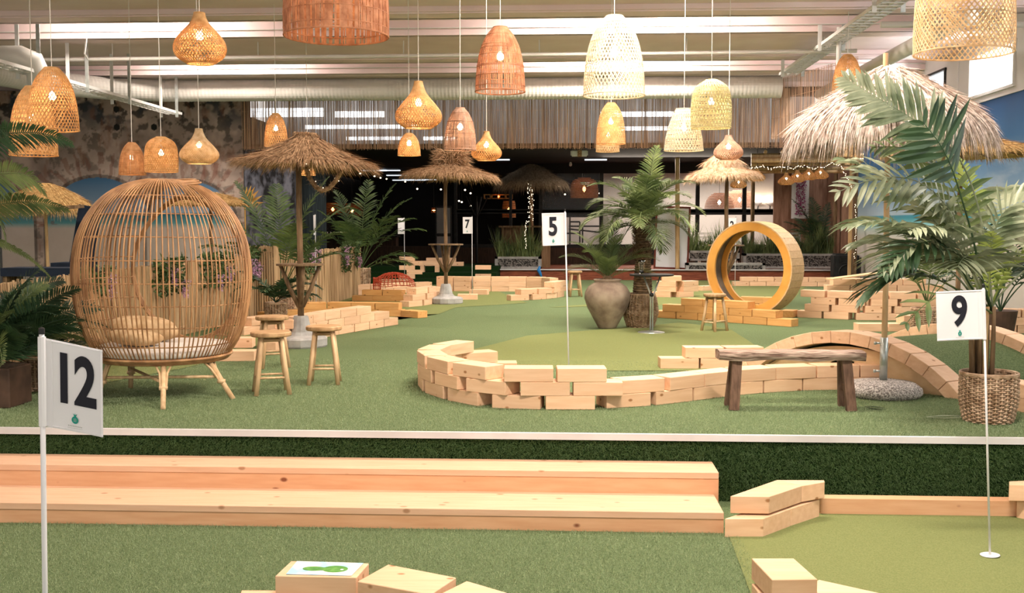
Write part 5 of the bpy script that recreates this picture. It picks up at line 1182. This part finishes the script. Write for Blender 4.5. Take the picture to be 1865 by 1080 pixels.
# pale room behind the right half of the glazing
struct(MB().box((gx(1330), 38.5, 1.7), (7.6, .1, 3.4)).build('wall_back', mat('lit_room_wall', (.60, .56, .52), (.66, .62, .58), rough=.8, scale=1)))
struct(MB().box((gx(1075), 36.4, 1.2), (2.2, .1, 1.1)).build('wall_back', M['white_wall']))
area_light((gx(1300), 35.8, 3.2), 4.5, 1.5, 420, (0, 0, 0), (1, .88, .76))
area_light((gx(1050), 35.2, 3.2), 2, 1, 30, (0, 0, 0), (1, .75, .55))
area_light((-5.5, 38, 3.25), 4, 2, 16, (0, 0, 0), (1, .72, .5))
# panels of timber wall in the right corner of the stage
struct(MB().box((A(1505, 380, 32).x, 32.2, 1.75), (3.0, .1, 3.1)).build('wall_back', M['pinkwall']))
def hang_lamp(label, px, py, Y, w, h, power, kind='dome', m_='orange', glow='orange_glow', grp='orange wicker lamps in the bar room'):
    p = A(px, py, Y); t = thing('wicker_lamp', label, 'pendant lamp', (p.x, Y, p.z+h/2), 0, grp); pr = shade_profile(kind, w, h); m = MB(); n = len(pr)
    N = int(PI*w/.05)
    for k in range(int(h/.045)):
        q = (k+.5)/int(h/.045); z = -q*h; r = np.interp(q, np.linspace(0, 1, n), pr[:, 0]); a = np.arange(N*2)*PI/N; rr = r*(1+.018*np.where((np.arange(N*2)+k) % 2, 1, -1))
        m.tube(np.stack([rr*np.cos(a), rr*np.sin(a), np.full(N*2, z)], 1), .017, 4, closed=True, ref=(0, 0, 1))
    m.build('shade', WICK[m_], t); MB().tube([(0, 0, 0), (0, 0, zt+.03-p.z-h/2)], .006, 5).build('cord', M['black'], t)
    bm_ = MB().lathe([(0, -h*.4), (.05, -h*.5), (.055, -h*.6), (0, -h*.72)], 12, cap=False); bm_.build('bulb', M[glow], t, smooth=True); point_light((0, 0, -h*.55), power*6, (1, .42, .14), parent=t); return t
hang_lamp('big orange wicker lamp behind the glass right of flag 5', 1064, 342, 34.4, .86, .66, 22)
hang_lamp('orange wicker lamp at the left in the dark bar', 606, 380, 35.5, .52, .42, 8, 'drum')
hang_lamp('wider orange wicker lamp over the dark bar', 641, 382, 35.0, .70, .44, 9, 'drum')
hang_lamp('orange wicker lamp behind the dark parasol pole', 927, 381, 35.2, .42, .56, 8, 'drum')
hang_lamp('rose wicker lamp left in the pale room behind the glass', 1310, 367, 35.0, .92, .56, 8, 'bell', 'rose', 'bulb')
hang_lamp('rose wicker lamp right in the pale room behind the glass', 1347, 362, 36.2, .95, .60, 8, 'dome', 'rose', 'bulb')
hang_lamp('small glowing lamp low in the dark bar behind the fern', 790, 383, 35.6, .16, .18, 5, 'dome')
hang_lamp('orange cane lamp just behind the palm crown', 1166, 372, 32.0, .34, .34, 5, 'dome')
# bar counter, bottles
t = thing('bar_counter', 'dark timber bar counter in the unlit bar at the left', 'bar counter', (A(640, 430, 34.5).x, 34.5, 0)); MB().box((0, 0, .55), (3.0, .5, 1.1)).build('front', M['dark_wood'], t); MB().box((0, -.02, 1.13), (3.1, .7, .06)).build('worktop', M['black'], t)
for i in range(14):
    c = MB().lathe([(0, 0), (.045, 0), (.045, .2), (.018, .27), (.018, .34), (0, .34)], 12, cap=False).build('bottle', M['glass'] if i % 3 else M['palm_dark'], smooth=True)
    c.location = (A(590+i*7.2, 410, 34.5).x, 34.45+.1*(i % 2), 1.161); tag(c, '%s small bottle from the left on the dark bar counter' % (ORD[i] if i else 'first'), 'bottle', 'bottles on the bar counter')
t = thing('coat_stand', 'black branching coat stand before the bar window left of flag 5', 'coat stand', (A(868, 430, 32.6).x, 32.6, .0)); m = MB().tube([(0, 0, 0), (0, 0, 2.2)], .035, 8)
for a in (0, 1.2, 2.4, 3.6, 4.8): m.tube([(0, 0, 1.7), (.22*math.cos(a), .22*math.sin(a), 2.1), (.34*math.cos(a), .34*math.sin(a), 2.35)], .022, 6).tube([(0, 0, .3), (.35*math.cos(a), .35*math.sin(a), .02)], .022, 6)
m.build('stand', M['black'], t)
t = thing('partition_screen', 'grey white upright screen panel behind the centre parasol pole', 'screen', (A(808, 400, 32.8).x, 32.8, 0)); 
for z in (.75, 1.62): MB().box((0, 0, z), (.43, .04, .78)).build('panel', M['greywall'], t)
rf = MB(); rect_frame(rf, -.23, .23, 0, .33, 2.05, .04, .05); rf.box((0, 0, 1.19), (.46, .05, .05)); rf.box((-.2, 0, .16), (.04, .04, .33)); rf.box((.2, 0, .16), (.04, .04, .33)); rf.build('frame', M['black'], t)
# crate pendant with bulbs
t = thing('crate_lamp', 'row of small slatted crate lamps glowing behind the glass', 'lamp', (A(908, 360, 34.6).x, 34.6, A(908, 358, 34.6).z))
for i, dx in enumerate((-.36, -.12, .12, .34)):
    m = MB(); rect_frame(m, dx-.1, dx+.1, -.1, -.06, .06, .03, .02); rect_frame(m, dx-.1, dx+.1, .1, -.06, .06, .03, .02); m.box((dx, 0, -.07), (.2, .2, .02)); m.build('crate', WICK['amber'], t); MB().lathe([(0, -.04), (.035, 0), (0, .04)], 10, cap=False).build('bulb', M['orange_glow'], t)
MB().tube([(0, 0, .07), (0, 0, zt+.03-A(908, 358, 34.6).z)], .01, 5).build('cord', M['black'], t)
# wall sconces in the pale room
for lab, px in (('left cup shaped wall sconce in the pale room', 1380), ('right cup shaped wall sconce in the pale room', 1402)):
    p = A(px, 370, 38.4); t = thing('wall_sconce', lab, 'wall lamp', (p.x, 38.3, p.z)); MB().lathe([(0, -.08), (.05, -.06), (.17, .02), (.16, .02), (0, -.03)], 20, cap=False).build('bowl', M['white'], t, smooth=True)
    MB().bar((0, 0, -.1), (0, .12, -.28), .03, .03).build('arm', M['black'], t); point_light((0, 0, .12), 6, (1, .8, .55), parent=t)
# ceiling strip lights and downlights of the bar room
for i, (px, py, w) in enumerate(((681, 310, 46), (712, 310, 34), (722, 319, 36), (745, 327, 26), (777, 327, 34), (745, 331, 60), (905, 291, 46), (1085, 291, 40))):
    y = 1.9*F/(412-py) if py > 300 else 31; y = min(y, 44); p = A(px, py, y); o = MB().box((p.x, y, zt-.02 if py > 300 else p.z), (w*y/F, .16, .03)).build('strip_light', M['strip']); tag(o, 'narrow white strip light on the dark bar ceiling, %s' % ['first from the left', 'second, beside the first', 'third, a little lower', 'fourth, lower left', 'fifth, lower right', 'faintest and lowest', 'above the dark parasol', 'right of the emergency light'][i], 'strip light', 'strip lights on the bar ceiling')
for i, (px, py) in enumerate(sorted(((656, 316), (682, 321), (693, 324), (704, 326), (738, 331), (760, 344), (803, 345), (847, 346), (857, 352), (836, 366), (841, 368), (857, 375), (904, 303), (910, 307), (982, 334), (1013, 332), (1019, 339), (1046, 335), (1094, 333), (1092, 352), (1029, 354)))):  # lower dots stand for reflections and string lights, hung on added cords
    y = min(1.9*F/(412-py), 36+i*.05) if py > 331 else min(1.9*F/(412-py), 44); p = A(px, py, y); o = MB().lathe([(0, -.03), (.032, -.01), (.032, .01), (0, .03)], 10, cap=False).build('light_dot', M['bulb_small']); o.location = p
    MB().tube([(0, 0, .02), (0, 0, max(zt+.03-p.z, .03))], .004, 5).build('cord', M['black'], o); tag(o, '%s tiny glowing light dot from the left in the dark bar room' % (ORD[i] if i else 'first'), 'spot lamp', 'tiny spot lamps in the bar room')
# emergency light, sensor, exit sign
p = A(1055, 279, 27.5); t = thing('emergency_light', 'white rounded emergency light hanging under the black fascia', 'emergency light', p); o = MB().box((0, 0, 0), (.44, .12, .17)).build('housing', M['white'], t); bevel(o.data, .03, 3); MB().box((.01, -.01, 0), (.11, .13, .18)).build('tape', M['thatch'], t); MB().tube([(0, 0, .08), (0, 0, 3.4-p.z)], .008, 6).build('rod', M['black'], t)
p = A(1039, 299, 32.5); o = MB().lathe([(0, -.07), (.04, -.05), (.05, 0), (.03, .06), (.012, .07), (.012, zt+.03-p.z), (0, zt+.03-p.z)], 14, cap=False).build('sensor', M['white'], smooth=True); o.location = p; tag(o, 'small white ceiling sensor below the emergency light', 'sensor')
p = A(1066, 334, 35.6); ex = emit('exit_green', (.05, .45, .25), .5); t = thing('exit_sign', 'small green exit sign in the bar room above the orange lamp', 'sign', p); MB().tube([(-.1, 0, .06), (-.1, 0, zt+.03-p.z)], .006, 5).build('rod', M['black'], t); MB().box((0, 0, 0), (.34, .03, .13)).build('panel', ex, t)
xm_ = emit('exit_white', (.8, .9, .85), .8); m = MB(); m.box((-.08, -.02, 0), (.10, .005, .02)); m.add([(-.13, -.021, 0), (-.09, -.021, .035), (-.09, -.021, -.035)], [(0, 1, 2)]); m.box((.01, -.02, .03), (.02, .005, .02)); m.bar((0, -.02, .02), (.02, -.02, -.015), .012, .02, (0, 1, 0)); m.bar((.02, -.02, -.015), (.045, -.02, -.045), .012, .01, (0, 1, 0)); m.bar((.02, -.02, -.01), (-.01, -.02, -.045), .012, .01, (0, 1, 0)); m.box((.1, -.02, 0), (.06, .005, .09)); m.build('pictogram', xm_, t)
# black stair rail behind the glass
rl = MB()
for x0, y0, x1, y1 in ((1038, 395, 1038, 440), (1038, 404, 1056, 404), (1056, 404, 1056, 444), (1036, 412, 1100, 412), (1036, 417, 1100, 424), (1061, 410, 1061, 444), (1020, 425, 1056, 425), (1028, 395, 1028, 440)):
    a, b_ = A(x0, y0, 34), A(x1, y1, 34); rl.bar(a, b_, .05, .05, (0, 1, 0))
for q in (1038, 1061, 1098): b_ = A(q, 420, 34); rl.bar(b_, (b_.x, 34, 0), .05, .05, (0, 1, 0))
o = rl.build('stair_rail', M['black']); tag(o, 'black angular stair rail behind the glass right of flag 5', 'railing')
# planters on the stage
def planter(label, px0, px1, Y, z0, z1, hgt, n):
    x0, x1 = A(px0, 480, Y).x, A(px1, 480, Y).x; t = thing('grass_planter', label, 'planter', ((x0+x1)/2, Y, z0), 0, 'gravel faced planters with tall grass'); w = x1-x0; h = z1-z0
    m = MB(); m.box((0, 0, .03), (w, .36, .06)); m.box((0, 0, h-.03), (w, .36, .06)); m.box((-w/2+.04, 0, h/2), (.08, .36, h)); m.box((w/2-.04, 0, h/2), (.08, .36, h)); m.build('trough', M['concrete'], t)
    MB().box((0, 0, h/2), (w-.1, .33, h-.08)).build('gravel_panel', M['gravel'], t)
    if n:
        P = np.stack([rng.uniform(-w/2+.06, w/2-.06, n), rng.uniform(-.12, .12, n), np.full(n, h-.02)], 1); cl = np.sin(P[:, 0]*7)*.25+.8; D = np.stack([rng.normal(0, .10, n), rng.normal(0, .08, n), hgt*cl*rng.uniform(.55, 1.1, n)], 1); b_ = np.stack([rng.normal(0, .12, n), rng.normal(0, .08, n), -rng.uniform(0, .12, n)], 1)
        MB().blades(P, D, .022, None, b_).build('tall_grass', M['palm'], t)
planter('long gravel-faced planter with tall grass under the dark parasol', 902, 986, 29.4, .29, .62, .95, 520)
planter('gravel-faced planter with tall grass behind the white board', 1250, 1345, 29.9, .5, .78, .85, 420)
planter('gravel-faced planter with tall grass seen through the ring tunnel', 1352, 1438, 29.9, .29, .70, .85, 420)
planter('gravel-faced planter with tall grass beside the speaker', 1442, 1520, 29.9, .29, .70, .9, 480)
planter('low empty gravel-faced planter in front of the grass planters', 1248, 1392, 29.2, .2, .46, 0, 0)
# bar table with cane leg behind the planter
t = thing('high_bar', 'timber high bar with a cane panel leg behind the long planter', 'bar table', (A(955, 440, 30.8).x, 30.8, .27)); MB().box((0, 0, 1.17), (1.45, .5, .05)).build('table_top', M['trunkwood'], t)
MB().box((-.3, .05, .72), (.7, .05, .85)).build('panel', M['trunkwood'], t); MB().box((.62, -.15, .58), (.26, .06, 1.16)).build('cane_leg', M['fence'], t); MB().box((-.62, 0, .58), (.06, .3, 1.16)).build('leg', M['trunkwood'], t)
# white boards and bamboo pole
wb0, wb1 = A(1192, 442, 29.35), A(1252, 442, 29.35); t = thing('notice_board', 'blank white board in a red brown frame leaning on the stage', 'board', ((wb0.x+wb1.x)/2, 29.3, .29), 0); t.rotation_euler = (math.radians(-3), math.radians(2), 0)
w = wb1.x-wb0.x; hb = (A(1200, 386, 29.35)-A(1200, 497, 29.35)).z; MB().box((0, .0, hb/2+.02), (w-.04, .02, hb-.04)).build('panel', M['whiteboard'], t); m = MB(); rect_frame(m, -w/2, w/2, -.005, .02, hb+.02, .05, .04); m.build('frame', M['red_frame'], t)
pb_ = A(1233, 500, 29.2); o = MB(); Z = np.linspace(0, 3.0, 46); o.tube(np.stack([0*Z-.01*Z, 0*Z, Z], 1), .060+.006*(np.arange(46) % 9 == 0), 14); o = o.build('bamboo_post', M['bamboo'], smooth=True); o.location = (pb_.x, 29.1, .29); tag(o, 'thick bamboo post standing in front of the white board', 'post')
# white folding chairs behind the grass
for i, (px, z_) in enumerate(((1285, 0), (1322, 0), (1450, 0))):
    t = thing('folding_chair', ['white slatted chair left behind the planter grass', 'white slatted chair behind flag and ring', 'white slatted chair behind the planter right of the ring'][i], 'chair', (A(px, 450, 31.2).x, 31.2, .27), .2*i)
    for s in (-1, 1):
        MB().bar((s*.2, 0, 0), (s*.19, .12, 1.0), .035, .035, (0, 1, 0)).build('leg', M['white'], t); MB().bar((s*.2, -.4, 0), (s*.2, -.36, .46), .035, .035, (0, 1, 0)).build('leg', M['white'], t)
    MB().box((0, -.16, .47), (.42, .42, .03)).build('seat', M['white'], t); m = MB()
    for z in (.62, .74, .86, .97): m.box((0, .10, z), (.40, .02, .06))
    m.build('backrest', M['white'], t)
# pergola of bamboo and timber
YP = 27.5; px_ = lambda p, y=YP: A(p, 300, y).x
t = thing('pergola', 'timber and bamboo pergola at the right corner of the stage', 'pergola', (px_(1555), YP, 0)); ox = px_(1555)
for i, (p, y) in enumerate(((1560, YP+.2), (1551, YP), (1523, YP+3.0), (1372, YP+2.8))):
    z = A(1555, 285, YP).z; MB().tube([(px_(p, y)-ox, y-YP, .0 if y < STG else .29), (px_(p, y)-ox, y-YP, z)], .055 if i != 1 else .05, 10).build('post', M['bamboo'] if i == 1 else M['trunkwood'], t)
for y, py, r in ((YP, 284, .07), (YP-.12, 292, .06), (YP+.9, 299, .05), (YP+1.7, 307, .05), (YP+2.6, 313, .045)):
    z = A(1500, py, y).z; MB().tube([(px_(1368, y)-ox, y-YP, z), (px_(1475, y)-ox, y-YP, z+.01), (min(px_(1572, y), 7.55)-ox, y-YP, z)], r, 9).build('beam', M['bamboo'], t)
for p in (1390, 1420, 1450, 1480, 1510, 1545): MB().tube([(px_(p)-ox, -.3, A(1500, 283, YP).z+.08), (min(px_(p-4, YP+2.9), 7.5)-ox, 2.9, A(1500, 309, YP+2.6).z+.03)], .045, 8).build('rafter', M['bamboo'], t)
# bead curtains on the timber wall
for lab, px in (('left purple bead curtain on the stage wall', 1458), ('right purple bead curtain under the pergola', 1537)):
    p = A(px, 395, 31.9); t = thing('bead_curtain', lab, 'curtain', (p.x, 31.9, A(px, 395, 31.9).z)); MB().box((0, .1, .95), (.5, .05, 2.0)).build('backing', M['whiteboard'] if px < 1500 else M['pinkwall'], t)
    n = 900; P = np.stack([rng.uniform(-.14, .14, n), rng.uniform(-.02, .04, n), rng.uniform(.05, 1.9, n)], 1); o = MB().blades(P, rng.normal(0, .03, (n, 3)), .04).build('beads', M['purple'], t); o['kind'] = 'stuff'
# fairy lights
def fairy(label, pts, n, br=.014, sag=0, grp=None, wrap=0):
    P = np.array(pts, float); d_ = np.concatenate([[0], np.cumsum(np.linalg.norm(np.diff(P, axis=0), axis=1))]); q = np.linspace(0, d_[-1], n); Q = np.stack([np.interp(q, d_, P[:, i]) for i in range(3)], 1)
    if wrap: Q[:, 0] += wrap*np.cos(np.arange(n)*1.1); Q[:, 1] += wrap*np.sin(np.arange(n)*1.1)
    Q = Q+rng.normal(0, .012, Q.shape); c = Q[0].copy(); Q = Q-c
    t = thing('fairy_lights', label, 'string lights', c); MB().tube(Q, .003, 4).build('wire', M['black'], t)
    for k in range(min(n, 95)):
        j = int(k*n/min(n, 95)); m = MB().lathe([(0, -br), (br, 0), (0, br)], 6, c=Q[j]+(0, 0, .012), cap=False); m.build('light', M['bulb_small'], t)
    return t
hz = [A(x, y, 12.85) for x, y in ((558, 300), (563, 322), (575, 340), (587, 348), (600, 343), (612, 330), (622, 312), (627, 300))]
t = fairy('warm fairy lights wound on a straw heart under the near parasol', hz, 56, .007); m = MB(); m.tube(np.array(hz)-np.array(hz[0]), .028, 8); n = 500
Q = np.array(hz); k = rng.integers(0, 7, n); f = rng.random((n, 1)); P = Q[k]*(1-f)+Q[k+1]*f-Q[0]; m.blades(P, rng.normal(0, .04, (n, 3)), .006); m.build('straw_rope', M['thatch'], t)
fairy('fairy lights strung along the pergola beams', [A(x, y, 27.3) for x, y in ((1365, 308), (1390, 302), (1400, 309), (1420, 304), (1440, 308), (1455, 303), (1480, 308), (1500, 305), (1518, 297), (1530, 302), (1538, 315), (1552, 342))], 80, .011)
fairy('fairy lights hanging down the right pergola post', [A(x, y, 27.35) for x, y in ((1556, 372), (1559, 400), (1558, 440), (1557, 470))], 30, .010)
fairy('fairy lights spiralling down the dark parasol pole', [A(x, y, 31.1) for x, y in ((964, 330), (967, 370), (966, 405))], 50, .012, wrap=.07)
fairy('fairy lights hanging down over the planter grass', [A(x, y, 29.2) for x, y in ((958, 402), (956, 430), (959, 452))], 20, .010)
# small lamps hanging from the pergola
for i, (px, py) in enumerate(((1432, 325), (1452, 320), (1473, 316), (1494, 314), (1345, 331), (1379, 318))):
    Y = 27.5; p = A(px, py, Y); t = thing('pergola_lamp', ['leftmost small amber basket lamp hanging in the pergola row', 'second small amber basket lamp in the pergola row', 'third small amber basket lamp in the pergola row', 'rightmost small amber basket lamp in the pergola row', 'small amber basket lamp below the two-tiered parasol', 'small amber basket lamp right of the two-tiered parasol'][i], 'lantern', (p.x, Y, p.z), 0, 'small amber lamps at the pergola')
    t.location.z += .14; pr = shade_profile('onion', .42, .30); m = MB(); N = 26; n = len(pr)
    for k in range(N):
        for tw in (1.4, -1.4):
            a = k*2*PI/N+tw*np.linspace(0, 1, n); P = np.stack([pr[:, 0]*np.cos(a), pr[:, 0]*np.sin(a), pr[:, 1]], 1); m.tube(P, .010, 4, flat=.3, ref=np.stack([np.cos(a), np.sin(a), 0*a], 1), cap=False)
    m.build('shade', WICK['amber'], t); MB().lathe([(0, -.10), (.035, -.14), (0, -.19)], 12, cap=False).build('bulb', M['bulb'], t, smooth=True); MB().tube([(0, 0, 0), (0, 0, (max(A(1500, 290, YP).z-t.location.z, .15) if i < 4 else zt+.03-t.location.z))], .006, 5).build('cord', M['black'], t); point_light((0, 0, -.15), 3, parent=t)
# speaker
sx0, sx1 = A(1519, 480, 28.2).x, A(1565, 480, 28.2).x; t = thing('loudspeaker', 'black loudspeaker on the floor at the right end of the stage', 'speaker', ((sx0+sx1)/2, 28.4, 0)); w = sx1-sx0; hs = A(1540, 462, 28.2).z
o = MB().box((0, 0, hs/2), (w, .45, hs)).build('cabinet', M['speaker'], t); bevel(o.data, .05, 3); m = MB(); a = np.arange(32)*2*PI/32
m.tube(np.stack([.2*np.cos(a), 0*a-.232, .25+.2*np.sin(a)], 1), .02, 6, closed=True, ref=(0, 1, 0)); m.build('woofer_ring', M['black'], t); m = MB(); rect_frame(m, -.16, .16, -.23, hs-.24, hs-.1, .03, .03); m.build('horn', M['black'], t)
# small things near the stage
p = A(983, 493, 28.85); m = MB().tube([(0, 0, .16), (-.03, 0, .05), (.02, 0, -.06), (.05, 0, -.14)], [.02, .05, .04, .02], 8); o = m.build('blue_cloth', M['blue'], smooth=True); o.location = (p.x, 28.84, .22); tag(o, 'bright blue cloth hanging over the stage edge', 'cloth')

# ================================================================== TURF BLADES
def turf(n, x0, x1, y0, y1, z, L, w, m_, label, dens_pow=1.0, lean=.45):
    y = y0+(y1-y0)*rng.random(n)**dens_pow; x = rng.uniform(x0, x1, n); keep = (x > (y*(-932.5-40)/F)*1.03-.3) & (x < y*.50+.3); x, y = x[keep], y[keep]; n = len(x)
    P = np.stack([x, y, np.full(n, z)], 1); D = np.stack([rng.normal(0, lean, n), rng.normal(0, lean, n), np.ones(n)], 1)*L*rng.uniform(.6, 1.1, (n, 1)); o = MB().blades(P, D, w).build('turf_blades', M[m_]); tag(o, label, 'grass', kind='stuff'); return o
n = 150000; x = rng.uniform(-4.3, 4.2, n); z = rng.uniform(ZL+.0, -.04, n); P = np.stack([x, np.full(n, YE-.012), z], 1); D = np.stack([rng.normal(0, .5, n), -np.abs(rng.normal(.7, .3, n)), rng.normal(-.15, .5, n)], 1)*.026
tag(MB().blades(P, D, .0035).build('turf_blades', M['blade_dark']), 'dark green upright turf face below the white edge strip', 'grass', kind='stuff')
turf(170000, -4.6, 4.4, YE+.04, 11.5, 0, .016, .0035, 'blade', 'green artificial turf blades on the raised floor', 1.4)
turf(90000, -3.6, 1.05, 5.0, 6.78, ZL, .018, .0032, 'blade', 'green artificial turf blades on the lower floor')
